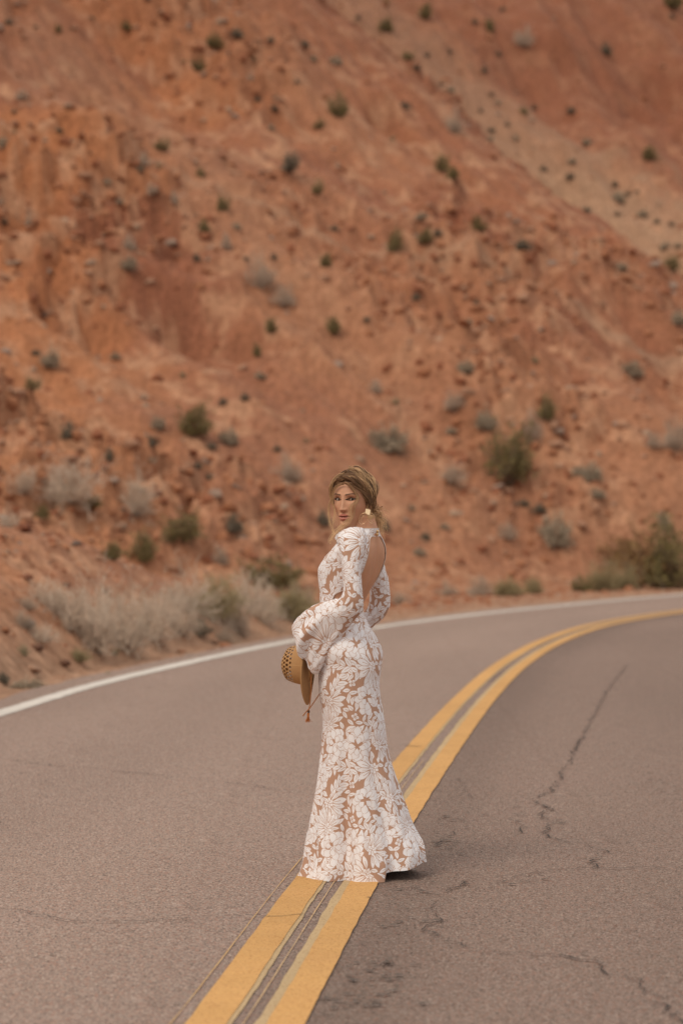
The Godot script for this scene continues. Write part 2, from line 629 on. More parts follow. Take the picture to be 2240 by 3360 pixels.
# ------------------------------------------------------------------ stones
func stone_mesh(seed_: int, col: Color, flat: float, sub := 2) -> ArrayMesh:
	var r := RandomNumberGenerator.new()
	r.seed = seed_
	var nn := FastNoiseLite.new()
	nn.seed = seed_; nn.frequency = 0.8; nn.fractal_octaves = 3
	var cuts := []
	for k in 7:
		cuts.append([Vector3(r.randfn(), r.randfn(), r.randfn()).normalized(), r.randf_range(0.55, 0.85)])
	var mb := MB.new()
	var rows := 5 + sub * 2
	var cols := 8 + sub * 3
	for a in rows:
		for b in cols:
			var th := PI * a / (rows - 1.0)
			var ph := TAU * b / cols
			var p := Vector3(sin(th) * cos(ph), cos(th), sin(th) * sin(ph))
			p *= 1.0 + 0.35 * nn.get_noise_3dv(p * 2.0)
			for q in cuts:
				var over: float = p.dot(q[0]) - q[1]
				if over > 0.0:
					p -= q[0] * over
			p.y *= flat
			var k := 1.0 + 0.25 * nn.get_noise_3dv(p * 5.0)
			mb.vert(p, Vector3.UP, Color(col.r * k, col.g * k, col.b * k))
	mb.grid(rows, cols, 0, true)
	for k in range(0, mb.i.size(), 3):      # wind outwards
		var e := mb.i[k + 1]
		mb.i[k + 1] = mb.i[k + 2]; mb.i[k + 2] = e
	mb.smooth()
	var m0 := 0.0
	for k in mb.v.size():
		m0 += mb.n[k].dot(mb.v[k])
	if m0 < 0:
		for k in mb.n.size():
			mb.n[k] = -mb.n[k]
	return mb.mesh(M.stone)


func build_stones():
	var cols := [lin(0.56, 0.26, 0.145), lin(0.62, 0.36, 0.24), lin(0.45, 0.185, 0.105), lin(0.58, 0.40, 0.29), lin(0.50, 0.37, 0.30)]
	var kinds := []
	for k in 10:
		kinds.append(stone_mesh(100 + k, cols[k % 5], 0.55 + 0.3 * (k % 3) / 2.0, 1))
	var per := []
	var tint := []
	for k in 10:
		per.append([])
		tint.append([])
	var r := RandomNumberGenerator.new()
	r.seed = 99
	for k in 64000:
		var az := r.randf_range(-0.26, 0.26)
		var d := 17.0 * pow(108.0 / 17.0, r.randf())
		var x := az * d
		var s := side_of_road(x, d)
		if s < 0.2 or (s < 1.4 and r.randf() < 0.35):
			continue
		var h := height(x, d)
		var dens := 0.10 + 1.0 * _rock + (0.55 if s < 7.0 else 0.0) + (0.10 if _crest < -8.0 else 0.0)
		if _crest > 1.5:
			dens = 0.42 if _band > 90.0 and _band < 102.0 else 0.18
		if r.randf() > dens:
			continue
		var sz := 0.018 + 0.045 * pow(r.randf(), 3.0) + (0.12 * pow(r.randf(), 7.0) if s > 2.0 else 0.0)
		sz *= clampf(d / 40.0, 0.55, 1.6) * (0.8 + 0.6 * _rock)
		sz = minf(sz, 0.15)
		if s < 1.0:
			sz *= 0.6
		var kk := r.randi() % 10
		if r.randf() < 0.72:
			kk = [0, 2, 5, 7, 1][r.randi() % 5]
		var bs := Basis.from_euler(Vector3(r.randf_range(-0.5, 0.5), r.randf() * TAU, r.randf_range(-0.5, 0.5))).scaled_local(Vector3(sz * r.randf_range(0.8, 1.5), sz, sz * r.randf_range(0.7, 1.2)))
		per[kk].append(Transform3D(bs, Vector3(x, h - sz * 0.15, -d)))
	for k in 10:
		var mm := MultiMesh.new()
		mm.transform_format = MultiMesh.TRANSFORM_3D
		mm.mesh = kinds[k]
		mm.instance_count = per[k].size()
		for j in per[k].size():
			mm.set_instance_transform(j, per[k][j])
		var o := MultiMeshInstance3D.new()
		o.name = numbered("scattered_stones")
		o.multimesh = mm
		add_child(o)
		o.set_meta("kind", "stuff")
		var kinds_said := ["orange", "pale pink", "dark red", "buff", "grey"]
		tag(o, "loose %s %s strewn over the red slope and roadside" % [kinds_said[k % 5], "stones" if k < 5 else "rubble"], "stones")
	for e in ROCKS:
		var sc: float = e[2] * 0.5
		var o := MeshInstance3D.new()
		o.name = numbered("rock")
		o.mesh = stone_mesh(int(e[0] * 100 + e[1] * 10), lin(e[4][0], e[4][1], e[4][2]), e[3], 3)
		o.position = stand(e[0], e[1]) + Vector3(0, sc * e[3] * 0.35, 0)
		o.scale = Vector3(sc, sc, sc)
		o.rotation.y = e[0] * 3.0
		add_child(o)
		tag(o, e[5], "rock", "rocks lying beside the road")


# ------------------------------------------------------------------ shrubs
func stick(mb: MB, r: RandomNumberGenerator, p: Vector3, d: Vector3, ln: float, rad: float, segs: int, bend: float, c0: Color, c1: Color, up := 0.0) -> PackedVector3Array:
	var pts := PackedVector3Array([p])
	var dd := d
	for k in segs:
		dd = (dd + Vector3(r.randfn(), r.randfn() + up, r.randfn()) * bend).normalized()
		pts.append(pts[k] + dd * ln / segs)
	mb.tube(pts, rad, rad * 0.45, 3, c0, c1)
	return pts


func shade(c: Color, r: RandomNumberGenerator, amt: float) -> Color:
	var k := 1.0 + r.randf_range(-amt, amt)
	return Color(c.r * k, c.g * k, c.b * k)


# a shrub one metre across and h high: stems that fork twice, with leaves on the outer twigs
func shrub_parts(seed_: int, o: Dictionary) -> Array:
	var r := RandomNumberGenerator.new()
	r.seed = seed_
	var tw := MB.new()
	var lf := MB.new()
	var lobes := []
	for k in 5:
		lobes.append([r.randf() * TAU, r.randf_range(0.62, 1.0)])
	for k in o.stems:
		var a := r.randf() * TAU
		var lobe := 1.0
		for q in lobes:
			lobe = minf(lobe, 1.0 - (1.0 - q[1]) * maxf(0.0, cos(a - q[0])))
		var tilt: float = o.spread * pow(r.randf(), 0.6)
		var dir := Vector3(cos(a) * sin(tilt), cos(tilt), sin(a) * sin(tilt))
		var reach := 1.0 / sqrt(pow(sin(tilt) / 0.5, 2) + pow(cos(tilt) / o.h, 2)) * lobe * r.randf_range(0.72, 1.05)
		var base := Vector3(cos(a), 0, sin(a)) * r.randf() * 0.07
		var c0 := shade(o.wood0, r, 0.2)
		var c1 := shade(o.wood1, r, 0.2)
		var main := stick(tw, r, base - Vector3(0, 0.03, 0), (dir + Vector3(0, 0.15, 0)).normalized(), reach, o.thick, 5, o.bend, c0, c1)
		for j in o.subs:
			var f := r.randf_range(0.25, 0.95)
			var at := main[int(f * 5)]
			var d2 := (dir + Vector3(r.randfn(), r.randfn() * 0.7 + 0.15, r.randfn()) * 0.65).normalized()
			var sub := stick(tw, r, at, d2, reach * r.randf_range(0.25, 0.45), o.thick * 0.5, 3, o.bend * 1.2, c1, c1)
			for t in o.twigs:
				var at2 := sub[1 + r.randi() % 3]
				var d3 := (d2 + Vector3(r.randfn(), r.randfn(), r.randfn()) * 0.7).normalized()
				var l3 := reach * r.randf_range(0.10, 0.22)
				tw.tube(PackedVector3Array([at2, at2 + d3 * l3]), o.thick * 0.32, o.thick * 0.2, 3, c1, shade(o.wood1, r, 0.25))
				for q in o.leaves:
					var lp := at2 + d3 * l3 * r.randf_range(0.2, 1.1) + Vector3(r.randfn(), r.randfn(), r.randfn()) * 0.012
					if lp.y < 0.02:
						continue
					var ld := (d3 + Vector3(r.randfn(), r.randfn(), r.randfn())).normalized()
					var side := ld.cross(Vector3(r.randfn(), r.randfn(), r.randfn())).normalized()
					var lc: Color = o.leaf0.lerp(o.leaf1, r.randf())
					lf.leaf(lp, ld, side, o.leaf * r.randf_range(0.6, 1.4), o.leaf * o.slim, shade(lc, r, 0.2))
	return [tw.mesh(M.twig), lf.mesh(M.leaf) if lf.v.size() else null]


var SHRUB := {}
func shrub_kinds():
	var grey0 := lin(0.19, 0.16, 0.135)
	var pale := lin(0.50, 0.40, 0.32)
	var K := {
		"P": [3, {"stems": 46, "h": 0.62, "spread": 1.35, "subs": 7, "twigs": 5, "leaves": 1, "thick": 0.0052, "bend": 0.22, "wood0": lin(0.30, 0.225, 0.175), "wood1": pale, "leaf": 0.016, "slim": 0.25, "leaf0": lin(0.46, 0.37, 0.29), "leaf1": lin(0.54, 0.43, 0.34)}],
		"B": [4, {"stems": 44, "h": 0.85, "spread": 1.35, "subs": 6, "twigs": 4, "leaves": 1, "thick": 0.0075, "bend": 0.30, "wood0": lin(0.30, 0.235, 0.19), "wood1": lin(0.66, 0.54, 0.435), "leaf": 0.010, "slim": 0.3, "leaf0": lin(0.50, 0.42, 0.28), "leaf1": lin(0.60, 0.50, 0.37)}],
		"G": [4, {"stems": 40, "h": 0.62, "spread": 1.5, "subs": 5, "twigs": 4, "leaves": 3, "thick": 0.008, "bend": 0.14, "wood0": grey0, "wood1": lin(0.27, 0.235, 0.185), "leaf": 0.050, "slim": 0.28, "leaf0": lin(0.30, 0.245, 0.175), "leaf1": lin(0.52, 0.42, 0.32)}],
		"D": [3, {"stems": 34, "h": 0.62, "spread": 1.5, "subs": 5, "twigs": 4, "leaves": 3, "thick": 0.009, "bend": 0.16, "wood0": lin(0.11, 0.088, 0.07), "wood1": lin(0.18, 0.145, 0.11), "leaf": 0.052, "slim": 0.3, "leaf0": lin(0.12, 0.105, 0.078), "leaf1": lin(0.29, 0.24, 0.18)}],
		"O": [4, {"stems": 26, "h": 0.85, "spread": 1.2, "subs": 6, "twigs": 4, "leaves": 4, "thick": 0.010, "bend": 0.16, "wood0": lin(0.16, 0.115, 0.08), "wood1": lin(0.24, 0.175, 0.12), "leaf": 0.042, "slim": 0.32, "leaf0": lin(0.13, 0.118, 0.048), "leaf1": lin(0.30, 0.235, 0.105)}],
		"R": [2, {"stems": 30, "h": 0.85, "spread": 1.25, "subs": 6, "twigs": 4, "leaves": 3, "thick": 0.008, "bend": 0.2, "wood0": lin(0.20, 0.115, 0.075), "wood1": lin(0.29, 0.17, 0.11), "leaf": 0.040, "slim": 0.3, "leaf0": lin(0.22, 0.115, 0.05), "leaf1": lin(0.33, 0.225, 0.10)}],
		"Y": [3, {"stems": 60, "h": 0.75, "spread": 1.2, "subs": 6, "twigs": 4, "leaves": 3, "thick": 0.005, "bend": 0.15, "wood0": lin(0.24, 0.19, 0.13), "wood1": lin(0.37, 0.30, 0.18), "leaf": 0.034, "slim": 0.16, "leaf0": lin(0.28, 0.23, 0.11), "leaf1": lin(0.43, 0.355, 0.22)}],
		"S": [2, {"stems": 26, "h": 0.8, "spread": 1.1, "subs": 3, "twigs": 3, "leaves": 3, "thick": 0.012, "bend": 0.12, "wood0": lin(0.24, 0.20, 0.14), "wood1": lin(0.34, 0.29, 0.20), "leaf": 0.06, "slim": 0.18, "leaf0": lin(0.24, 0.22, 0.12), "leaf1": lin(0.38, 0.33, 0.22)}],
	}
	for k in K:
		SHRUB[k] = []
		for j in K[k][0]:
			SHRUB[k].append(shrub_parts(500 + j * 17 + k.unicode_at(0) * 3, K[k][1]))


const HIGH := {"R": 0.85, "P": 0.62, "B": 0.85, "G": 0.62, "D": 0.62, "O": 0.85, "Y": 0.75, "S": 0.8}
var first := {}
func shrub(e: Array):
	var kind: String = e[4]
	var r := RandomNumberGenerator.new()
	r.seed = int(e[0] * 1000.0) + int(e[1] * 100.0)
	var n: int = r.randi() % SHRUB[kind].size()
	var key := "%s%d" % [kind, n]
	var called: String = {"P": "dry_shrub", "B": "dry_bush", "G": "desert_shrub", "D": "dark_shrub", "O": "creosote_bush", "R": "rusty_bush", "Y": "brush", "S": "tuft"}[kind]
	var o: Node3D
	if first.has(key):
		o = first[key].duplicate()
		o.name = numbered(called)
		add_child(o)
	else:
		o = spot(called, Vector3.ZERO)
		part("branches", SHRUB[kind][n][0], o)
		if SHRUB[kind][n][1]:
			part("foliage", SHRUB[kind][n][1], o)
		first[key] = o
	o.position = stand(e[0], e[1]) - Vector3(0, 0.02, 0)
	var hh: float = e[3] / HIGH[kind]
	o.scale = Vector3(e[2], hh, e[2])
	o.rotation = Vector3(0, r.randf() * TAU, 0)
	tag(o, e[5], "shrub" if kind != "S" else "tuft", "desert shrubs on the hillside" if e[1] > 38.0 else "dry brush along the roadside")


func build_shrubs():
	shrub_kinds()
	for e in SHRUBS:
		shrub(e)


# ------------------------------------------------------------------ the woman
const FWD := Vector3(-0.906, 0, -0.423)      # the way her body faces
const SIDE := Vector3(-0.423, 0, 0.906)      # towards her left

# cross-sections of the torso: height, half width, half depth in front, half depth behind, shift forwards
const TORSO := [[0.70, 0.130, 0.090, 0.095, -0.004], [0.80, 0.140, 0.095, 0.102, -0.010], [0.88, 0.152, 0.100, 0.112, -0.012], [0.95, 0.166, 0.104, 0.118, -0.012], [1.02, 0.150, 0.100, 0.104, 0.004], [1.08, 0.128, 0.094, 0.084, 0.020],
	[1.14, 0.114, 0.086, 0.070, 0.026], [1.20, 0.122, 0.098, 0.080, 0.010], [1.26, 0.136, 0.127, 0.092, -0.012], [1.31, 0.146, 0.139, 0.098, -0.025], [1.36, 0.156, 0.117, 0.094, -0.040], [1.40, 0.158, 0.086, 0.082, -0.053],
	[1.43, 0.136, 0.070, 0.068, -0.060], [1.45, 0.104, 0.060, 0.058, -0.066], [1.465, 0.074, 0.056, 0.056, -0.070], [1.48, 0.060, 0.053, 0.054, -0.070], [1.52, 0.050, 0.048, 0.048, -0.066]]


func section(y: float) -> Array:
	var k := 0
	while k < TORSO.size() - 2 and TORSO[k + 1][0] < y:
		k += 1
	var f := clampf((y - TORSO[k][0]) / (TORSO[k + 1][0] - TORSO[k][0]), 0, 1)
	var p0: Array = TORSO[maxi(k - 1, 0)]
	var p3: Array = TORSO[mini(k + 2, TORSO.size() - 1)]
	var out := []
	for j in range(1, 5):
		out.append(cubic_interpolate(TORSO[k][j], TORSO[k + 1][j], p0[j], p3[j], f) if absf(f - 0.5) < 0.5 else lerpf(TORSO[k][j], TORSO[k + 1][j], f))
	return out


func back_form(s: float, y: float) -> float:      # shoulder blades and the groove of the spine
	var up := smoothstep(1.46, 1.40, y)
	return 0.009 * exp(-pow((absf(s) - 0.078) / 0.030, 2) - pow((y - 1.335) / 0.065, 2)) - 0.0075 * exp(-pow(s / 0.015, 2)) * up * smoothstep(0.95, 1.05, y) - 0.004 * exp(-pow((absf(s) - 0.03) / 0.012, 2) - pow((y - 1.31) / 0.05, 2))


func torso_field(p: Vector3) -> float:
	var q := section(p.y)
	var s := p.dot(SIDE)
	var f: float = p.dot(FWD) - q[3]
	var dep: float = q[1] if f > 0.0 else q[2] + back_form(s, p.y)
	var rho := pow(pow(absf(s) / q[0], 2.2) + pow(absf(f) / dep, 2.2), 1.0 / 2.2)
	return (rho - 1.0) * minf(q[0], dep)


func torso_at(y: float, phi: float, more: float) -> Vector3:
	var q := section(y)
	var u := Vector3(cos(phi), 0, sin(phi))
	var s := u.dot(SIDE)
	var f := u.dot(FWD)
	var dep: float = q[1] if f > 0.0 else q[2]
	var r := 1.0 / pow(pow(absf(s) / q[0], 2.2) + pow(absf(f) / dep, 2.2), 1.0 / 2.2)
	if f < 0.0:
		r += back_form(s * r, y) * -f
	return FWD * q[3] + u * (r + more) + Vector3(0, y, 0)


class Nets:       # a surface through a field on a grid: one vertex in each cell that it crosses
	var lo: Vector3
	var cell: float
	var nx: int
	var ny: int
	var nz: int
	var f := PackedFloat32Array()

	func _init(a: Vector3, b: Vector3, c: float):
		lo = a; cell = c
		nx = int((b.x - a.x) / c) + 1; ny = int((b.y - a.y) / c) + 1; nz = int((b.z - a.z) / c) + 1
		f.resize(nx * ny * nz)
		f.fill(0.2)

	func put(k: int, v: float, blend: float):
		var o := f[k]
		var h := maxf(blend - absf(o - v), 0.0) / blend
		f[k] = minf(o, v) - h * h * blend * 0.25

	func bone(a: Vector3, b: Vector3, ra: float, rb: float, blend: float):
		var pad := maxf(ra, rb) + blend + 2.0 * cell
		var mn := (a.min(b) - Vector3.ONE * pad - lo) / cell
		var mx := (a.max(b) + Vector3.ONE * pad - lo) / cell
		var ab := b - a
		var l2 := maxf(ab.length_squared(), 1e-9)
		for z in range(maxi(0, int(mn.z)), mini(nz, int(mx.z) + 1)):
			for y in range(maxi(0, int(mn.y)), mini(ny, int(mx.y) + 1)):
				for x in range(maxi(0, int(mn.x)), mini(nx, int(mx.x) + 1)):
					var p := lo + Vector3(x, y, z) * cell
					var t := clampf((p - a).dot(ab) / l2, 0.0, 1.0)
					put((z * ny + y) * nx + x, (p - a - ab * t).length() - lerpf(ra, rb, t), blend)

	func surface(mb: MB, col: Callable):
		var id := PackedInt32Array()
		id.resize(nx * ny * nz)
		id.fill(-1)
		var sy := nx
		var sz := nx * ny
		var off := [0, 1, sy, sy + 1, sz, sz + 1, sz + sy, sz + sy + 1]
		var first := mb.v.size()
		for z in nz - 1:
			for y in ny - 1:
				for x in nx - 1:
					var k := z * sz + y * sy + x
					var neg := 0
					for o in off:
						if f[k + o] < 0.0:
							neg += 1
					if neg == 0 or neg == 8:
						continue
					var sum := Vector3.ZERO
					var cnt := 0
					for e in [[0, 1], [2, 3], [4, 5], [6, 7], [0, 2], [1, 3], [4, 6], [5, 7], [0, 4], [1, 5], [2, 6], [3, 7]]:
						var fa := f[k + off[e[0]]]
						var fb := f[k + off[e[1]]]
						if (fa < 0.0) != (fb < 0.0):
							var t := fa / (fa - fb)
							var pa := Vector3(e[0] & 1, (e[0] >> 1) & 1, e[0] >> 2)
							var pb := Vector3(e[1] & 1, (e[1] >> 1) & 1, e[1] >> 2)
							sum += pa.lerp(pb, t)
							cnt += 1
					var p := lo + (Vector3(x, y, z) + sum / cnt) * cell
					var g := Vector3(f[k + 1] - f[k] + f[k + 7 - 6 + sz + sy] - f[k + sz + sy], f[k + sy] - f[k] + f[k + sz + sy + 1] - f[k + sz + 1], f[k + sz] - f[k] + f[k + sz + sy + 1] - f[k + sy + 1]).normalized()
					id[k] = mb.vert(p, g, col.call(p))
		for z in range(1, nz - 1):
			for y in range(1, ny - 1):
				for x in range(1, nx - 1):
					var k := z * sz + y * sy + x
					var c0 := f[k] < 0.0
					if c0 != (f[k + 1] < 0.0):
						mb.quad(id[k], id[k - sy], id[k - sy - sz], id[k - sz])
					if c0 != (f[k + sy] < 0.0):
						mb.quad(id[k], id[k - 1], id[k - 1 - sz], id[k - sz])
					if c0 != (f[k + sz] < 0.0):
						mb.quad(id[k], id[k - 1], id[k - 1 - sy], id[k - sy])


var SKIN := lin(0.58, 0.31, 0.195)
func skin_at(p: Vector3) -> Color:
	var k := 1.0 + 0.05 * nz_e.get_noise_3dv(p * 5.0)
	return Color(SKIN.r * k, SKIN.g * k, SKIN.b * k)


# ---- lace
const TILE := 0.42
func petal(im: PackedFloat32Array, n: int, cx: float, cy: float, ang: float, ln: float, wd: float, blunt: float, vein: int):
	var ca := cos(ang)
	var sa := sin(ang)
	var full := 0.93 + 0.07 * absf(sin(cx * 3.7 + cy * 1.3 + ang * 5.0))
	var x0 := int(floorf(minf(cx, cx + ca * ln) - wd - 3)); var x1 := int(ceilf(maxf(cx, cx + ca * ln) + wd + 3))
	var y0 := int(floorf(minf(cy, cy + sa * ln) - wd - 3)); var y1 := int(ceilf(maxf(cy, cy + sa * ln) + wd + 3))
	for y in range(y0, y1):
		var row := posmod(y, n) * n
		for x in range(x0, x1):
			var dx := x - cx
			var dy := y - cy
			var t := (dx * ca + dy * sa) / ln
			if t <= 0.0 or t >= 1.0:
				continue
			var v := -dx * sa + dy * ca
			var w := wd * pow(sin(PI * pow(t, blunt)), 0.75)
			var e := w - absf(v)
			if e < 0.0:
				continue
			var c := full - 0.10 * pow(absf(v) / maxf(w, 1.0), 2.0)
			if e < 2.9:
				c = 0.0
			elif vein == 1 and absf(v) < 1.7 and t > 0.08 and t < 0.62:
				c = 0.12
			elif vein == 2 and t > 0.15 and t < 0.66 and absf(v) < 2.6:
				c = 0.0 if int(t * ln) % 6 < 4 else 0.8
			elif vein == 3 and t > 0.12 and t < 0.7 and absf(absf(v) - wd * 0.32) < 1.2:
				c = 0.12
			im[row + posmod(x, n)] = c


func lace() -> Array:
	var n := 860
	var px := n / TILE
	var im := PackedFloat32Array()
	im.resize(n * n)
	var r := RandomNumberGenerator.new()
	r.seed = 21
	# sprays of leaves
	for k in 30:
		var x := (k % 6 + r.randf()) / 6.0 * n
		var y := (k / 6 + r.randf()) / 5.0 * n
		var a := r.randf() * TAU
		for j in 3:
			var l := r.randf_range(0.034, 0.050) * px
			petal(im, n, x, y, a + r.randf_range(0.55, 0.9), l, l * r.randf_range(0.19, 0.27), 0.8, 1)
			petal(im, n, x, y, a - r.randf_range(0.55, 0.9), l, l * r.randf_range(0.19, 0.27), 0.8, 1)
			x += cos(a) * 0.024 * px
			y += sin(a) * 0.024 * px
			a += r.randf_range(-0.35, 0.35)
		petal(im, n, x, y, a, 0.045 * px, 0.012 * px, 0.9, 1)
	# peonies: scalloped petals laid over each other from the rim inwards
	for c in [[0.78, 0.14], [0.14, 0.60], [0.52, 0.44], [0.90, 0.62], [0.36, 0.92]]:
		var turn := r.randf() * TAU
		for ring in [[0.046, 8, 0.044, 0.018], [0.026, 6, 0.040, 0.017], [0.010, 4, 0.032, 0.013]]:
			for j in ring[1]:
				var a2: float = turn + TAU * (j + r.randf_range(-0.2, 0.2)) / ring[1] + ring[0] * 30.0
				var rr: float = ring[0] * px * r.randf_range(0.30, 0.65)
				petal(im, n, c[0] * n + cos(a2) * rr, c[1] * n + sin(a2) * rr * 1.25, a2 + r.randf_range(-0.35, 0.35), ring[2] * px * r.randf_range(0.85, 1.1), ring[3] * px, 1.4, 0)
	# chrysanthemums: long split petals fanned to one side of a small heart
	for c in [[0.20, 0.18, 2.5], [0.70, 0.84, 0.5], [0.50, 0.14, 4.0], [0.22, 0.42, 5.4], [0.66, 0.62, 3.3]]:
		for j in 9:
			var a3: float = c[2] + (j - 4) * 0.43 + r.randf_range(-0.07, 0.07)
			var l2 := px * (0.080 - 0.0045 * absf(j - 4.0)) * r.randf_range(0.85, 1.1)
			petal(im, n, c[0] * n + cos(a3) * 0.008 * px, c[1] * n + sin(a3) * 0.008 * px, a3, l2, l2 * r.randf_range(0.145, 0.185), 1.6, 2 if j % 2 == 0 else 3)
		for j in 7:
			petal(im, n, c[0] * n, c[1] * n, TAU * j / 7.0, 0.024 * px, 0.0078 * px, 1.3, 0)
		for j in 4:
			petal(im, n, c[0] * n, c[1] * n, TAU * j / 4.0 + 0.3, 0.013 * px, 0.0055 * px, 1.3, 0)
	# small blossoms and single leaves wherever a wide gap is left
	for k in 2600:
		var bx := r.randf() * n
		var by := r.randf() * n
		var free := true
		var rr2 := 0.0135 * px
		for j in 16:
			var q := TAU * j / 8.0
			var w := rr2 * (1.0 if j < 8 else 0.5)
			if im[posmod(int(by + sin(q) * w), n) * n + posmod(int(bx + cos(q) * w), n)] > 0.5:
				free = false
				break
		if not free:
			continue
		var a6 := r.randf() * TAU
		if k % 3 > 0:
			petal(im, n, bx - cos(a6) * 0.017 * px, by - sin(a6) * 0.017 * px, a6, 0.034 * px, 0.0095 * px, 0.9, 1)
		else:
			for j in 4:
				petal(im, n, bx, by, a6 + TAU * j / 4.0, 0.017 * px, 0.0078 * px, 1.3, 1)
	var col := PackedByteArray()
	col.resize(n * n * 3)
	var hgt := PackedByteArray()
	hgt.resize(n * n * 4)
	var white := Color(0.925, 0.92, 0.935)
	var nude := Color(0.725, 0.575, 0.49)
	for k in n * n:
		var t := im[k]
		var g := 1.0 + (0.035 if ((k % n) + (k / n)) % 3 == 0 else 0.0) - 0.03 * (1.0 if (k * 7919) % 13 < 3 else 0.0)
		var c2 := nude.lerp(white, t)
		col[k * 3] = int(clampf(c2.r * g, 0, 1) * 255); col[k * 3 + 1] = int(clampf(c2.g * g, 0, 1) * 255); col[k * 3 + 2] = int(clampf(c2.b * g, 0, 1) * 255)
		var hv := int(t * 200)
		hgt[k * 4] = hv; hgt[k * 4 + 1] = hv; hgt[k * 4 + 2] = hv; hgt[k * 4 + 3] = 255
	var ci := Image.create_from_data(n, n, false, Image.FORMAT_RGB8, col)
	var hi := Image.create_from_data(n, n, false, Image.FORMAT_RGBA8, hgt)
	hi.bump_map_to_normal_map(1.6)
	return [ImageTexture.create_from_image(ci), ImageTexture.create_from_image(hi)]


# ---- the dress
# skirt outline: height, left edge, right edge, half depth
const SKIRT := [[0.030, -0.2085, 0.316, 0.225], [0.088, -0.190, 0.312, 0.215], [0.150, -0.178, 0.291, 0.200], [0.229, -0.164, 0.262, 0.182], [0.309, -0.150, 0.239, 0.168], [0.393, -0.136, 0.211, 0.158], [0.478, -0.125, 0.184, 0.152], [0.529, -0.119, 0.169, 0.150],
	[0.594, -0.112, 0.158, 0.150], [0.663, -0.107, 0.151, 0.150], [0.737, -0.114, 0.140, 0.156], [0.794, -0.123, 0.131, 0.160], [0.841, -0.126, 0.129, 0.163], [0.896, -0.124, 0.138, 0.165], [0.942, -0.118, 0.142, 0.162]]


func skirt_at(y: float, phi: float) -> Vector3:
	var k := 0
	while k < SKIRT.size() - 2 and SKIRT[k + 1][0] < y:
		k += 1
	var f := clampf((y - SKIRT[k][0]) / (SKIRT[k + 1][0] - SKIRT[k][0]), 0, 1)
	var l := lerpf(SKIRT[k][1], SKIRT[k + 1][1], f)
	var r := lerpf(SKIRT[k][2], SKIRT[k + 1][2], f)
	var b := lerpf(SKIRT[k][3], SKIRT[k + 1][3], f)
	var t := smoothstep(0.85, 0.10, y)
	var deg := rad_to_deg(phi)
	var m := 1.0
	m -= t * 0.20 * exp(-pow((deg - 108.0) / 8.0, 2)) - t * 0.05 * exp(-pow((deg - 88.0) / 10.0, 2)) - t * 0.04 * exp(-pow((deg - 132.0) / 14.0, 2))
	m -= t * 0.10 * exp(-pow((deg - 58.0) / 8.0, 2)) - t * 0.03 * exp(-pow((deg - 40.0) / 10.0, 2))
	m += t * 0.035 * smoothstep(12.0, 40.0, absf(deg - 5.0)) * sin(phi * 9.0 + 1.0) * (0.3 if deg > 30.0 and deg < 150.0 else 1.0) + t * t * 0.022 * smoothstep(12.0, 40.0, absf(deg - 5.0)) * sin(phi * 16.0 + 4.0 * nz_e.get_noise_2d(phi, y))
	m += 0.004 * sin(phi * 17.0 + y * 9.0) + 0.006 * nz_e.get_noise_3d(cos(phi) * 0.8, y * 1.3, sin(phi) * 0.8)
	return Vector3((l + r) * 0.5 + (r - l) * 0.5 * cos(phi) * m, y, b * sin(phi) * m)


# half angle of the open back at each height
const OPENING := [[1.05, 6.0], [1.116, 5.0], [1.120, 7.0], [1.130, 38.0], [1.145, 66.0], [1.165, 80.0], [1.185, 90.0], [1.205, 88.0], [1.235, 64.0], [1.27, 52.0], [1.30, 48.0], [1.36, 46.0], [1.41, 46.0], [1.432, 44.0], [1.442, 38.0], [1.446, 30.0], [1.47, 28.0]]
const OPEN_LOW := 1.118
const OPEN_TOP := 1.444

func opening(y: float) -> float:
	var k := 0
	while k < OPENING.size() - 2 and OPENING[k + 1][0] < y:
		k += 1
	var f := clampf((y - OPENING[k][0]) / (OPENING[k + 1][0] - OPENING[k][0]), 0, 1)
	return deg_to_rad(lerpf(OPENING[k][1], OPENING[k + 1][1], f))


func dress_at(y: float, phi: float) -> Vector3:
	var w := smoothstep(0.98, 0.87, y)
	if w <= 0.0:
		var p := torso_at(y, phi, 0.0045)
		var wr := 0.0022 * nz_e.get_noise_3d(p.x * 3.0, p.y * 9.0, p.z * 3.0) * smoothstep(1.45, 1.35, y)
		return p + Vector3(cos(phi), 0, sin(phi)) * wr
	if w >= 1.0:
		return skirt_at(y, phi)
	return torso_at(y, phi, 0.0045).lerp(skirt_at(y, phi), w)


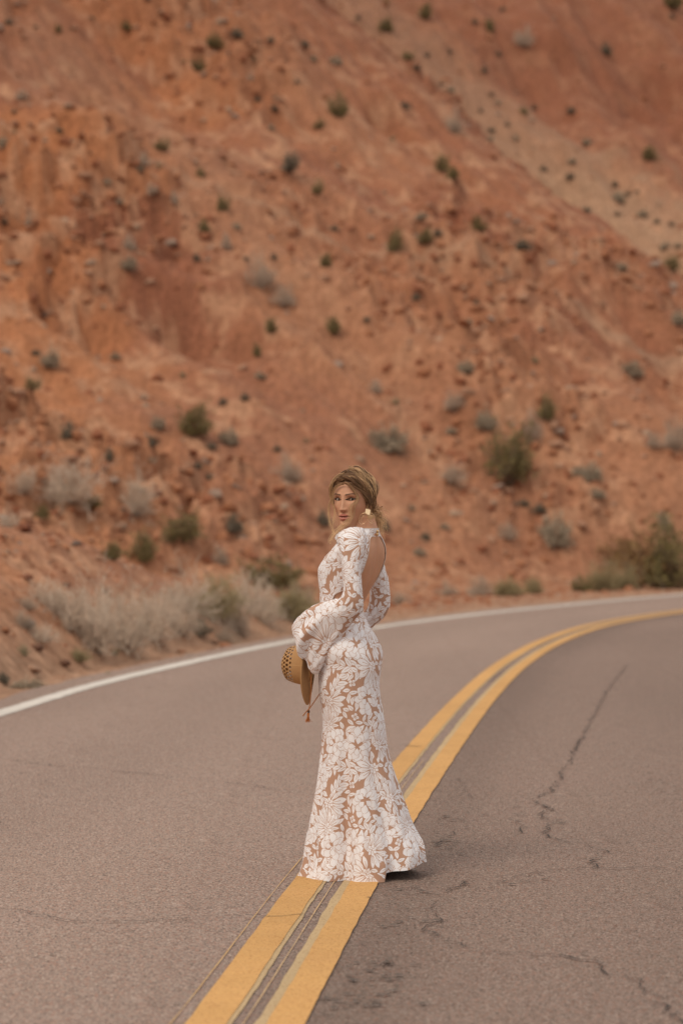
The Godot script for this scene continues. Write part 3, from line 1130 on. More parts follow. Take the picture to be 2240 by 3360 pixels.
func build_dress(person: Node3D) -> Node:
	var tex := lace()
	var m := mat(0.75)
	m.albedo_texture = tex[0]
	m.normal_enabled = true
	m.normal_texture = tex[1]
	m.normal_scale = 0.5
	m.rim_enabled = true
	m.rim = 0.15
	M.lace = m
	var ys := PackedFloat32Array()
	var y := 0.030
	while y < 1.478:
		ys.append(y)
		y += 0.012 if y < 1.10 else (0.004 if y > 1.41 or y < 1.20 else 0.007)
	var back := atan2(-FWD.z, -FWD.x)
	var no := 40
	var nc := 150
	var mb := MB.new()
	var slit := deg_to_rad(68.0)
	for yy in ys:
		var op := opening(yy)
		var u := 0.0
		var prev := Vector3.ZERO
		var start := mb.v.size()
		for k in nc:
			var phi: float
			if k < no:
				phi = back - op + 2.0 * op * k / no
			else:
				phi = back + op + (TAU - 2.0 * op) * (k - no) / float(nc - 1 - no)
			var p := dress_at(yy, phi)
			# the hem lifts towards the back and is slit near the heel
			var a := wrapf(phi, -PI, PI)
			var lift := 0.0
			if a < slit and a > -0.95:
				lift = 0.056 * smoothstep(-0.9, 0.05, a) * lerpf(1.0, 0.62, smoothstep(0.3, 1.15, a))
			p.y += lift * smoothstep(0.30, 0.03, yy)
			if k > 0:
				u += Vector2(p.x - prev.x, p.z - prev.z).length()
			prev = p
			mb.vert(p, Vector3.UP, Color.WHITE, Vector2(u, -p.y / TILE))
		# measure the cloth from the side that faces the road bend
		var zero := 0.0
		var best := 9.0
		for k in nc:
			var q := mb.v[start + k]
			var dd := absf(wrapf(atan2(q.z, q.x - 0.02) - 1.75, -PI, PI))
			if dd < best:
				best = dd
				zero = mb.uv[start + k].x
		for k in nc:
			mb.uv[start + k].x = (mb.uv[start + k].x - zero) / TILE
	for r in ys.size() - 1:
		for k in nc - 1:
			if k < no and ys[r] > OPEN_LOW and ys[r] < OPEN_TOP:
				continue
			var a := r * nc + k
			var ang := wrapf(atan2(mb.v[a].z, mb.v[a].x - 0.05), -PI, PI)
			mb.quad(a, a + 1, a + nc + 1, a + nc)
	for k in range(0, mb.i.size(), 3):
		var e := mb.i[k + 1]
		mb.i[k + 1] = mb.i[k + 2]; mb.i[k + 2] = e
	mb.smooth()
	var flip := 0.0
	for k in range(0, mb.v.size(), 50):
		flip += mb.n[k].dot(Vector3(mb.v[k].x, 0, mb.v[k].z))
	if flip < 0:
		for k in mb.n.size():
			mb.n[k] = -mb.n[k]
	var dress := part("dress", mb.mesh(m), person)
	# bound edge of the open back
	var rim := MB.new()
	for sgn in [0, no]:
		var pts := PackedVector3Array()
		for r in ys.size():
			if ys[r] > OPEN_LOW - 0.003 and ys[r] < OPEN_TOP + 0.003:
				pts.append(mb.v[r * nc + sgn])
		rim.tube(pts, 0.0015, 0.0015, 6, lin(0.70, 0.62, 0.58), lin(0.70, 0.62, 0.58))
	for r in ys.size():
		if r == ys.size() - 1 or (ys[r] >= OPEN_TOP and ys[r - 1] < OPEN_TOP):
			var pts2 := PackedVector3Array()
			for k in (nc if r == ys.size() - 1 else no + 1):
				pts2.append(mb.v[r * nc + k])
			rim.tube(pts2, 0.0016, 0.0016, 6, lin(0.74, 0.70, 0.68), lin(0.74, 0.70, 0.68))
	part("trim", rim.mesh(mat(0.8)), dress)
	sleeve(dress, [[Vector3(-0.0543, 1.4331, 0.1100), Vector3(0.0680, 1.4654, 0.1100), 0.046], [Vector3(-0.0470, 1.4118, 0.1350), Vector3(0.0732, 1.4298, 0.1350), 0.054], [Vector3(-0.0381, 1.3798, 0.1520), Vector3(0.0676, 1.3834, 0.1520), 0.052], [Vector3(-0.0309, 1.3407, 0.1640), Vector3(0.0550, 1.3299, 0.1640), 0.046], [Vector3(-0.0255, 1.2944, 0.1730), Vector3(0.0513, 1.2872, 0.1730), 0.043],
		[Vector3(-0.0220, 1.2517, 0.1800), Vector3(0.0549, 1.2409, 0.1800), 0.041], [Vector3(-0.0220, 1.2196, 0.1820), Vector3(0.0584, 1.1910, 0.1820), 0.042], [Vector3(-0.0291, 1.1981, 0.1800), Vector3(0.0602, 1.1552, 0.1800), 0.043], [Vector3(-0.0434, 1.1889, 0.1720), Vector3(0.0478, 1.1263, 0.1720), 0.045], [Vector3(-0.0721, 1.1811, 0.1560), Vector3(0.0139, 1.0898, 0.1560), 0.048],
		[Vector3(-0.1152, 1.1715, 0.1380), Vector3(-0.0183, 1.0423, 0.1380), 0.053], [Vector3(-0.1603, 1.1493, 0.1220), Vector3(-0.0471, 0.9966, 0.1220), 0.058], [Vector3(-0.1982, 1.1199, 0.1080), Vector3(-0.0723, 0.9562, 0.1080), 0.062], [Vector3(-0.2255, 1.0888, 0.0960), Vector3(-0.0994, 0.9159, 0.0960), 0.064], [Vector3(-0.2328, 1.0560, 0.0880), Vector3(-0.1174, 0.8865, 0.0880), 0.060], [Vector3(-0.2113, 1.0106, 0.0820), Vector3(-0.1301, 0.8717, 0.0820), 0.050]])
	sleeve(dress, [[Vector3(0.0702, 1.4268, -0.1150), Vector3(0.1346, 1.4378, -0.1150), 0.044], [Vector3(0.0704, 1.3860, -0.1350), Vector3(0.1442, 1.3786, -0.1350), 0.050], [Vector3(0.0707, 1.3338, -0.1620), Vector3(0.1502, 1.3264, -0.1620), 0.046], [Vector3(0.0839, 1.2592, -0.1850), Vector3(0.1691, 1.2592, -0.1850), 0.043], [Vector3(0.0915, 1.2031, -0.2000), Vector3(0.1768, 1.2069, -0.2000), 0.041],
		[Vector3(0.0897, 1.1584, -0.2050), Vector3(0.1769, 1.1529, -0.2050), 0.042], [Vector3(0.0786, 1.1322, -0.2120), Vector3(0.1659, 1.1192, -0.2120), 0.043], [Vector3(0.0639, 1.1205, -0.2250), Vector3(0.1401, 1.0833, -0.2250), 0.045], [Vector3(0.0379, 1.1124, -0.2400), Vector3(0.1087, 1.0566, -0.2400), 0.047], [Vector3(0.0007, 1.1043, -0.2550), Vector3(0.0791, 1.0111, -0.2550), 0.052], [Vector3(-0.0403, 1.0887, -0.2700), Vector3(0.0493, 0.9543, -0.2700), 0.056], [Vector3(-0.0665, 1.0584, -0.2800), Vector3(0.0120, 0.9014, -0.2800), 0.058]])
	# two little gold hooks at the nape
	var hook := MB.new()
	for k in 2:
		var c := torso_at(1.452 + k * 0.012, back + 0.05, 0.009)
		ball(hook, c, Vector3(0.0055, 0.0065, 0.0045), lin(0.75, 0.52, 0.26), 8, 10)
	part("clasp", hook.mesh(M.gold), dress)
	return dress


func ball(mb: MB, c: Vector3, r: Vector3, col: Color, rows: int, cols: int, b := Basis.IDENTITY):
	var base := mb.v.size()
	for a in rows:
		for k in cols:
			var th := PI * a / (rows - 1.0)
			var ph := TAU * k / cols
			var d := Vector3(sin(th) * cos(ph), cos(th), sin(th) * sin(ph))
			mb.vert(c + b * (d * r), (b * (d / r)).normalized(), col)
	mb.grid(rows, cols, base, true)


func sleeve(dress: Node, rings: Array):
	var mb := MB.new()
	var nc := 44
	var dense := []
	for k in rings.size() - 1:
		for j in 5:
			var f := j / 5.0
			var q := []
			for c in 3:
				var p0 = rings[maxi(k - 1, 0)][c]
				var p3 = rings[mini(k + 2, rings.size() - 1)][c]
				q.append(rings[k][c].cubic_interpolate(rings[k + 1][c], p0, p3, f) if c < 2 else lerpf(rings[k][c], rings[k + 1][c], f))
			dense.append(q)
	dense.append(rings[rings.size() - 1])
	var run := 0.0
	for k in dense.size():
		var a: Vector3 = dense[k][0]
		var b: Vector3 = dense[k][1]
		var c := (a + b) * 0.5
		if k > 0:
			run += c.distance_to((dense[k - 1][0] + dense[k - 1][1]) * 0.5)
		var ax := (b - a) * 0.5
		var nx: Vector3 = (dense[mini(k + 1, dense.size() - 1)][0] + dense[mini(k + 1, dense.size() - 1)][1] - dense[maxi(k - 1, 0)][0] - dense[maxi(k - 1, 0)][1]).normalized()
		var out := ax.cross(nx).normalized()
		if out.z < 0:
			out = -out
		var end := float(k) / dense.size()
		for j in nc + 1:
			var ph := TAU * j / nc
			var fold := 1.0 + 0.34 * smoothstep(0.50, 1.0, end) * sin(ph * 5.0 + end * 2.0) + 0.16 * smoothstep(0.55, 0.9, end) * sin(ph * 9.0 - end * 5.0 + 1.0) + 0.02 * sin(ph * 3.0 + run * 60.0)
			var soft := (0.0030 + 0.004 * exp(-pow((end - 0.5) / 0.10, 2.0)) + 0.003 * exp(-pow((end - 0.12) / 0.08, 2.0))) * nz_e.get_noise_3d(run * 14.0, ph, 3.0)
			var p: Vector3 = c - ax * cos(ph) + out * sin(ph) * (dense[k][2] * fold * lerpf(1.0, 0.72, smoothstep(0.55, 1.0, end)))
			mb.vert(p + (p - c).normalized() * soft, (p - c).normalized(), Color.WHITE, Vector2((ph / TAU - 0.25) * (0.27 + 0.16 * end) / TILE + 0.4, run / TILE))
	mb.grid(dense.size(), nc + 1)
	mb.orient()
	mb.smooth()
	part("sleeve", mb.mesh(M.lace), dress)


# ---- head
const YAW := 0.471
const HEAD := Vector3(0.0165, 1.596, 0.035)
var HB := Basis(Vector3(cos(YAW), 0, sin(YAW)), Vector3.UP, Vector3(-sin(YAW), 0, cos(YAW)))
# height above the eyes, half width, depth in front, depth behind
const SKULL := [[-0.122, 0.004, 0.052, -0.030], [-0.119, 0.020, 0.066, -0.016], [-0.112, 0.031, 0.075, -0.004], [-0.100, 0.037, 0.079, 0.012], [-0.080, 0.049, 0.080, 0.036], [-0.060, 0.058, 0.081, 0.056], [-0.040, 0.066, 0.083, 0.072], [-0.020, 0.069, 0.085, 0.083], [0.0, 0.070, 0.086, 0.089], [0.022, 0.070, 0.087, 0.092], [0.05, 0.067, 0.081, 0.087], [0.072, 0.058, 0.066, 0.073], [0.090, 0.042, 0.045, 0.052], [0.100, 0.024, 0.025, 0.030], [0.105, 0.003, 0.003, 0.003]]


func g2(x: float, y: float, sx: float, sy: float) -> float:
	return exp(-(x * x) / (sx * sx) - (y * y) / (sy * sy))


func face_form(x: float, y: float) -> float:
	var ax := absf(x)
	var d := 0.0
	# nose
	var t := clampf((0.014 - y) / 0.056, 0.0, 1.0)
	var tail := exp(-pow(maxf(0.0, -0.041 - y) / 0.0075, 2.0))
	d += (0.003 + 0.0160 * pow(t, 1.3)) * exp(-pow(ax / (0.0060 + 0.0042 * t), 2.0)) * tail * smoothstep(0.024, 0.004, y)
	d += 0.0070 * g2(ax - 0.0115, y + 0.0425, 0.0056, 0.0062)
	# sockets, brow, cheek
	d -= 0.0115 * g2(ax - 0.030, y - 0.001, 0.0155, 0.0115)
	d += 0.0040 * g2(ax - 0.026, y - 0.020, 0.018, 0.007)
	d += 0.0050 * g2(ax - 0.045, y + 0.030, 0.016, 0.015)
	d -= 0.0040 * g2(ax - 0.040, y + 0.068, 0.014, 0.018)
	# lips
	d += 0.0090 * g2(ax - 0.005, y + 0.0655, 0.0160, 0.0056)
	d += 0.0110 * g2(ax, y + 0.0790, 0.0160, 0.0068)
	d -= 0.0050 * g2(ax, y + 0.0715, 0.0190, 0.0018)
	d -= 0.0030 * g2(ax, y + 0.0575, 0.0040, 0.0060)
	d -= 0.0045 * g2(ax, y + 0.0900, 0.0160, 0.0050)
	d += 0.0060 * g2(ax, y + 0.1050, 0.0150, 0.0095)
	return d


func almond(x: float, y: float) -> float:     # below 1 inside the opening of an eye
	var ax := absf(x) - 0.0305
	var yy := y - 0.001 - 0.06 * ax
	var up := 0.0057 if yy > 0.0 else 0.0047
	return sqrt(pow(ax / 0.0160, 2.0) + pow(yy / (up * maxf(0.25, 1.0 - 0.35 * absf(ax) / 0.0152)), 2.0))


func face_color(x: float, y: float, f: float) -> Color:
	var ax := absf(x)
	var c := skin_at(Vector3(x, y, f))
	if f > 0.0:
		c = c.lerp(lin(0.48, 0.20, 0.12), 0.4 * g2(ax - 0.050, y + 0.035, 0.018, 0.020))
		c = c.lerp(lin(0.62, 0.37, 0.25), 0.6 * g2(ax, y + 0.02, 0.0045, 0.028))
		c = c.lerp(lin(0.58, 0.32, 0.21), 0.4 * g2(ax, y - 0.05, 0.03, 0.02))
		# eye make-up
		c = c.lerp(lin(0.22, 0.075, 0.035), 0.70 * g2(ax - 0.033, y - 0.0085, 0.0160, 0.0068))
		var al := almond(x, y)
		c = c.lerp(lin(0.025, 0.016, 0.013), clampf(1.25 - absf(al - 1.10) * 2.6, 0.0, 1.0))
		if ax > 0.036:
			c = c.lerp(lin(0.03, 0.02, 0.015), 0.9 * g2(ax - 0.0475, y - 0.0045, 0.0060, 0.0026))
		# brow
		var by := 0.0195 + 0.19 * (ax - 0.014) - 6.5 * pow(maxf(0.0, ax - 0.032), 2.0) * 2.0
		if ax > 0.011 and ax < 0.053:
			c = c.lerp(lin(0.075, 0.042, 0.026), 0.92 * clampf(1.5 - absf(y - by) / (0.0029 - 0.030 * maxf(0.0, ax - 0.020)), 0.0, 1.0))
		# lips
		var mw := 0.0255
		if ax < mw:
			var k := ax / mw
			var top := -0.0580 - 0.0115 * k * k - 0.0028 * exp(-pow(ax / 0.0035, 2.0))
			var low := -0.0885 + 0.0158 * k * k
			if y < top and y > low:
				c = lin(0.43, 0.155, 0.115) if y > -0.0715 else lin(0.55, 0.225, 0.175)
				c = c.lerp(lin(0.10, 0.03, 0.025), 0.85 * exp(-pow((y + 0.0718 - 0.001 * k) / 0.0016, 2.0)))
		# nostrils
		c = c.lerp(lin(0.07, 0.025, 0.02), 0.7 * g2(ax - 0.0068, y + 0.0500, 0.0030, 0.0017))
		c = c.lerp(lin(0.30, 0.13, 0.08), 0.5 * g2(ax, y + 0.0535, 0.012, 0.003))
	return c


func build_head(mb: MB):
	var rows := PackedFloat32Array()
	var y := -0.122
	while y < 0.1052:
		rows.append(y)
		y += 0.0013 if y > -0.095 and y < 0.03 else 0.0026
	var nc := 230
	var base := mb.v.size()
	for yy in rows:
		var k := 0
		while k < SKULL.size() - 2 and SKULL[k + 1][0] < yy:
			k += 1
		var f := clampf((yy - SKULL[k][0]) / (SKULL[k + 1][0] - SKULL[k][0]), 0, 1)
		var p0: Array = SKULL[maxi(k - 1, 0)]
		var p3: Array = SKULL[mini(k + 2, SKULL.size() - 1)]
		var w: float = cubic_interpolate(SKULL[k][1], SKULL[k + 1][1], p0[1], p3[1], f)
		var fr: float = cubic_interpolate(SKULL[k][2], SKULL[k + 1][2], p0[2], p3[2], f)
		var bk: float = cubic_interpolate(SKULL[k][3], SKULL[k + 1][3], p0[3], p3[3], f)
		var cen := 0.0
		if bk < 0.03:
			cen = (0.03 - bk) * 0.9
		for j in nc:
			var u := float(j) / nc * 2.0 - 1.0
			var th := PI * (0.42 * u + 0.58 * u * u * u)     # closer together at the face
			var sx := sin(th)
			var cz := cos(th)
			var depth := (fr - cen) if cz > 0.0 else (bk + cen)
			var e := 2.25
			var r := 1.0 / pow(pow(absf(sx) / maxf(w, 0.002), e) + pow(absf(cz) / maxf(depth, 0.002), e), 1.0 / e)
			var x := sx * r
			var z := cz * r + cen
			if cz > 0.0:
				var wt := smoothstep(0.0, 0.45, cz)
				z += face_form(x, yy) * wt
				var al := almond(x, yy)
				if al < 1.0:
					z -= 0.016 * smoothstep(1.0, 0.7, al)
				elif al < 1.6:
					z += 0.0016 * smoothstep(1.6, 1.1, al)
			mb.vert(HEAD + HB * Vector3(x, yy, z), Vector3.UP, face_color(x, yy, cz))
	var i0 := mb.i.size()
	mb.grid(rows.size(), nc, base, true)
	# normals of the head alone
	for k in range(i0, mb.i.size(), 3):
		var a := mb.i[k]; var b := mb.i[k + 1]; var d := mb.i[k + 2]
		var fn := (mb.v[b] - mb.v[a]).cross(mb.v[d] - mb.v[a])
		if fn.dot((mb.v[a] + mb.v[b] + mb.v[d]) / 3.0 - HEAD - Vector3(0, -0.01, 0)) < 0.0:
			fn = -fn
		mb.n[a] += fn * 1e6; mb.n[b] += fn * 1e6; mb.n[d] += fn * 1e6
	for k in range(base, base + rows.size() * nc):
		mb.n[k] = (mb.n[k] - Vector3.UP).normalized()
	# ears
	for s in [-1.0, 1.0]:
		for q in [[0.0, 0.0, 0.0, 0.010, 0.030, 0.019], [0.006, 0.006, -0.004, 0.006, 0.024, 0.017], [0.003, -0.024, 0.004, 0.007, 0.010, 0.008]]:
			ball(mb, HEAD + HB * Vector3(s * (0.070 + q[0]), -0.018 + q[1], -0.008 + q[2]), Vector3(q[3], q[4], q[5]), SKIN, 9, 12, HB * Basis(Vector3.UP, -s * 0.35))


func eye(person: Node, s: float):
	var mb := MB.new()
	var c := HEAD + HB * Vector3(s * 0.0305, 0.0008, 0.0600)
	var look := (Vector3(0.0, 0.0, 1.0) + Vector3(-0.04, 0.0, 0)).normalized()
	var base := mb.v.size()
	for a in 28:
		for k in 32:
			var th := PI * a / 27.0
			var ph := TAU * k / 32
			var e1 := look.cross(Vector3.UP).normalized()
			var e2 := e1.cross(look)
			var d := look * cos(th) + (e1 * cos(ph) + e2 * sin(ph)) * sin(th)
			var col := lin(0.52, 0.45, 0.41)
			if th < 0.20:
				col = lin(0.01, 0.01, 0.01)
			elif th < 0.48:
				col = lin(0.06, 0.04, 0.026)
			elif th < 0.55:
				col = lin(0.03, 0.022, 0.018)
			mb.vert(c + d * 0.0116, d, col)
	mb.grid(28, 32, base, true)
	part("eye", mb.mesh(M.eye), person)


# ---- hair
func over_skull(d: Vector3, lift: float) -> Vector3:
	var b := 0.090 if d.z > 0.0 else 0.093
	var r := 1.0 / sqrt(pow(d.x / 0.0715, 2) + pow(d.y / 0.107, 2) + pow(d.z / b, 2))
	return HEAD + HB * (d * (r + lift))


func lock(mb: MB, pts: PackedVector3Array, r0: float, c0: Color, c1: Color):
	var cv := Curve3D.new()
	cv.bake_interval = 0.004
	for k in pts.size():
		var t := (pts[mini(k + 1, pts.size() - 1)] - pts[maxi(k - 1, 0)]) * 0.21
		cv.add_point(pts[k], -t, t)
	var out := PackedVector3Array()
	var l := cv.get_baked_length()
	var n := maxi(6, int(l / 0.008))
	for k in n + 1:
		out.append(cv.sample_baked(l * k / n))
	mb.tube(out, r0, r0 * 0.35, 4, c0, c1)


func build_hair(person: Node):
	var dark := lin(0.066, 0.038, 0.024)
	var mid := lin(0.34, 0.185, 0.095)
	var blond := lin(0.80, 0.54, 0.30)
	var r := RandomNumberGenerator.new()
	r.seed = 4
	var hair := MB.new()
	# the mass under the strands
	var rows := 40
	var cols := 72
	for a in rows:
		for k in cols:
			var th := PI * 0.78 * a / (rows - 1.0)
			var ph := TAU * k / cols
			var d := Vector3(sin(th) * sin(ph), cos(th), sin(th) * cos(ph))
			var front := smoothstep(-0.15, 0.55, d.z)
			# the hairline: high over the brow, lower at the temples
			var line := lerpf(-0.75, 0.66 - 0.55 * d.x * d.x, front)
			var lift := 0.013 * smoothstep(line - 0.02, line + 0.32, d.y) - 0.003 if d.y > line else -0.012
			lift += 0.010 * smoothstep(0.3, -0.8, d.z) * smoothstep(-0.4, 0.3, d.y)
			var p := over_skull(d, lift)
			hair.vert(p, (p - HEAD).normalized(), dark.lerp(mid, 0.45 + 0.3 * smoothstep(0.6, -0.5, d.y)))
	hair.grid(rows, cols, 0, true)
	hair.orient()
	hair.smooth()
	var bun_at := Vector3(0.052, -0.068, -0.088)
	var cap := hair
	# strands swept from the parting over both sides to a low knot
	var bun_dir := bun_at.normalized()
	var grp := []
	for k in 80:
		grp.append([r.randf(), 1.0 if r.randf() < 0.68 else -1.0, r.randf_range(-0.25, 0.45), r.randf(), r.randf() * TAU, r.randf_range(0.002, 0.007), r.randf_range(0.010, 0.020)])
	for k in 1500:
		var gq: Array = grp[k % 80]
		var f: float = clampf(gq[0] + r.randfn() * 0.020, 0.0, 1.0)
		var side: float = gq[1]
		var a0 := lerpf(0.72, -0.95, f)         # along the parting, front to crown
		var d0 := Vector3(side * r.randf_range(0.0, 0.05) - 0.05, cos(a0), sin(a0)).normalized()
		var low: float = gq[2] + r.randfn() * 0.035
		var lw := (low + 0.25) / 0.7
		var dm := Vector3(side * 0.88, lerpf(0.10, 0.55, lw), lerpf(0.46, 0.10, lw)).normalized()
		if f > 0.35:
			dm = Vector3(side * 0.95, lerpf(0.05, 0.72, lw), lerpf(0.15, -0.35, (f - 0.35) / 0.65)).normalized()
		var d1 := (bun_dir + Vector3(r.randfn(), r.randfn(), r.randfn()) * 0.13).normalized()
		if side < 0.0:
			d1 = (Vector3(-0.1, -0.5, -0.85) + Vector3(r.randfn(), r.randfn(), r.randfn()) * 0.15).normalized()
		var lift: float = gq[6] + r.randf_range(-0.002, 0.002) + 0.007 * smoothstep(0.2, 0.9, f)
		var pts := PackedVector3Array()
		if r.randf() < 0.12:
			lift += r.randf_range(0.003, 0.012)
		var ph: float = gq[4] + r.randfn() * 0.2
		var amp: float = gq[5]
		for j in 11:
			var t := j / 10.0
			var d := d0.slerp(dm, t * 2.0) if t < 0.5 else dm.slerp(d1, t * 2.0 - 1.0)
			if t > 0.3 and t < 0.7:
				d = (d0.slerp(dm, minf(1.0, (t - 0.12) * 2.0)) + dm.slerp(d1, maxf(0.0, (t - 0.38) * 2.0))).normalized()
			var p := over_skull(d, lift * (0.55 + 0.45 * sin(PI * minf(1.0, t + 0.25))) + amp * sin(ph + t * 11.0))
			pts.append(p + HB * Vector3(0, amp * 1.3 * cos(ph + t * 9.0), amp * sin(ph * 2.0 + t * 10.0)))
		var pick: float = clampf(gq[3] + r.randfn() * 0.06, 0.0, 1.0)
		var c0 := shade(dark.lerp(mid, (0.35 + 0.4 * smoothstep(0.4, 0.0, f)) * (0.4 + 0.6 * r.randf())), r, 0.25)
		var c1 := shade(mid.lerp(blond, 0.55 * r.randf()), r, 0.2)
		if pick < 0.40:
			c1 = shade(blond, r, 0.2)
			c0 = c0.lerp(mid.lerp(blond, 0.35), 0.8)
		elif pick > 0.66:
			c1 = shade(dark.lerp(mid, 0.15), r, 0.3)
		lock(hair, pts, r.randf_range(0.0007, 0.0016), c0, c1)
	# hair drawn back from the hairline
	for k in 420:
		var az := r.randf_range(-1.75, 1.75)
		var dy := 0.5
		for j in 8:
			var dx := sin(az) * sqrt(1.0 - dy * dy)
			dy = lerpf(dy, clampf(lerpf(-0.75, 0.66 - 0.55 * dx * dx, smoothstep(-0.15, 0.55, cos(az) * sqrt(1.0 - dy * dy))), -0.6, 0.8), 0.5)
		dy += r.randf_range(-0.02, 0.05)
		var hc := sqrt(maxf(0.0, 1.0 - dy * dy))
		var h0 := Vector3(sin(az) * hc, dy, cos(az) * hc)
		var sd := 1.0 if az > 0.0 else -1.0
		var a9 := az + sd * r.randf_range(0.55, 0.95)
		var y9 := clampf(dy * 0.72 + r.randf_range(-0.12, 0.10), -0.45, 0.6)
		var h1 := Vector3(sin(a9) * sqrt(1.0 - y9 * y9), y9, cos(a9) * sqrt(1.0 - y9 * y9))
		var h2 := ((bun_dir if sd > 0.0 else Vector3(-0.1, -0.5, -0.85)) + Vector3(r.randfn(), r.randfn(), r.randfn()) * 0.1).normalized()
		var pts7 := PackedVector3Array()
		var w9 := r.randf() * TAU
		for j in 9:
			var t9 := j / 8.0
			var q0 := h0.slerp(h1, t9)
			var q1 := h1.slerp(h2, t9)
			pts7.append(over_skull(q0.slerp(q1, t9), 0.001 + 0.017 * sin(minf(1.0, t9 * 1.3 + 0.02) * PI * 0.5) + 0.003 * sin(w9 + t9 * 10.0)))
		var shadeq := fposmod(sin(floorf(az * 11.0) * 12.9898 + 4.0) * 437.585, 1.0)
		var e0 := shade(dark.lerp(mid, 0.5), r, 0.3)
		if absf(az) > 0.5 and shadeq < 0.5:
			e0 = shade(mid.lerp(blond, 0.35), r, 0.25)
		lock(hair, pts7, r.randf_range(0.0007, 0.0016), e0, shade(mid.lerp(blond, 0.9) if shadeq < 0.45 else dark.lerp(mid, 0.5), r, 0.25))
	# the knot: loops of curl, with loose ends
	for k in 170:
		var c := bun_at + Vector3(r.randfn(), r.randfn(), r.randfn()) * 0.013
		var ax := Vector3(r.randfn(), r.randfn(), r.randfn()).normalized()
		var e1 := ax.cross(Vector3.UP).normalized()
		var e2 := ax.cross(e1)
		var rad := r.randf_range(0.012, 0.033)
		var pts2 := PackedVector3Array()
		var a1 := r.randf() * TAU
		var arc := r.randf_range(2.0, 4.5)
		for j in 8:
			var a2 := a1 + arc * j / 7.0
			pts2.append(HEAD + HB * (c + (e1 * cos(a2) + e2 * sin(a2) * 0.8) * rad + ax * 0.006 * sin(a2 * 2.0)))
		lock(hair, pts2, r.randf_range(0.0012, 0.0026), shade(mid.lerp(blond, r.randf() * 0.8), r, 0.2), shade(blond, r, 0.25))
	for k in 150:
		var p2 := HEAD + HB * (bun_at + Vector3(r.randfn(), r.randfn(), r.randfn()) * 0.014)
		var v := (HB * Vector3(0.35 + 0.5 * r.randf(), r.randf_range(-0.9, 0.35), -0.5) + Vector3(r.randfn(), r.randfn(), r.randfn()) * 0.35).normalized()
		var pts3 := PackedVector3Array([p2])
		var steps := 4 + r.randi() % 4
		for j in steps:
			v = (v + Vector3(r.randfn() * 0.35, r.randfn() * 0.3 - 0.35, r.randfn() * 0.3)).normalized()
			pts3.append(pts3[j] + v * 0.014)
		lock(hair, pts3, r.randf_range(0.0006, 0.0012), shade(mid.lerp(blond, 0.7), r, 0.2), shade(blond, r, 0.2))
	# flyaways over the crown
	for k in 110:
		var d5 := Vector3(r.randf_range(-0.6, 0.7), r.randf_range(0.4, 1.0), r.randf_range(-0.8, 0.4)).normalized()
		var p5 := over_skull(d5, 0.018)
		var v5 := (HB * Vector3(d5.z, 0.1, -d5.x) + Vector3(r.randfn(), r.randfn(), r.randfn()) * 0.5).normalized()
		lock(hair, PackedVector3Array([p5, p5 + v5 * 0.014 + Vector3(0, 0.004, 0), p5 + v5 * 0.030]), 0.0005, mid, shade(mid.lerp(blond, 0.5), r, 0.2))
	# loose waves that frame the face
	var left := [[Vector3(-0.0201, 1.6650, 0.1180), Vector3(-0.0561, 1.6473, 0.0950), Vector3(-0.0670, 1.6042, 0.0750), Vector3(-0.0806, 1.5717, 0.0650), Vector3(-0.0779, 1.5337, 0.0650), Vector3(-0.0724, 1.4886, 0.0750), Vector3(-0.0598, 1.4544, 0.0850), Vector3(-0.0760, 1.4238, 0.0900)],
		[Vector3(-0.0183, 1.6650, 0.1220), Vector3(-0.0507, 1.6418, 0.1000), Vector3(-0.0633, 1.5915, 0.0900), Vector3(-0.0561, 1.5446, 0.0880), Vector3(-0.0607, 1.4995, 0.0880), Vector3(-0.0579, 1.4545, 0.0900), Vector3(-0.0723, 1.4293, 0.0950)]]
	var right := [[Vector3(-0.0165, 1.6667, 0.1260), Vector3(-0.0022, 1.6577, 0.1300), Vector3(0.0338, 1.6147, 0.1220), Vector3(0.0302, 1.5877, 0.1260), Vector3(0.0113, 1.5697, 0.1360), Vector3(0.0095, 1.5428, 0.1340), Vector3(0.0023, 1.5213, 0.1340), Vector3(-0.0273, 1.4890, 0.1380), Vector3(-0.0542, 1.4622, 0.1450), Vector3(-0.0775, 1.4317, 0.1500), Vector3(-0.0721, 1.4138, 0.1500)],
		[Vector3(-0.0147, 1.6686, 0.1240), Vector3(0.0032, 1.6577, 0.1280), Vector3(0.0374, 1.6165, 0.1180), Vector3(0.0338, 1.5913, 0.1180), Vector3(0.0230, 1.5644, 0.1260), Vector3(0.0194, 1.5320, 0.1240), Vector3(-0.0040, 1.4979, 0.1320), Vector3(-0.0327, 1.4711, 0.1400), Vector3(-0.0578, 1.4514, 0.1450), Vector3(-0.0703, 1.4228, 0.1500)]]
	for set_ in [left, right]:
		for k in 22:
			var src: Array = set_[k % 2]
			var off := Vector3(r.randfn(), r.randfn() * 0.6, r.randfn()) * 0.0042
			var pts4 := PackedVector3Array()
			var ph4 := r.randf() * TAU
			for j in src.size():
				var grow := 0.25 + 0.75 * minf(1.0, j / 3.0)
				pts4.append(src[j] + off * grow + Vector3(sin(ph4 * 0.3 + j * 2.2), 0, cos(ph4 + j * 1.9)) * 0.0022 * grow)
			var stop := pts4.size() - (r.randi() % 3)
			lock(hair, pts4.slice(0, stop), r.randf_range(0.0005, 0.0010), shade(dark.lerp(mid, 0.8), r, 0.25), shade(blond, r, 0.22))
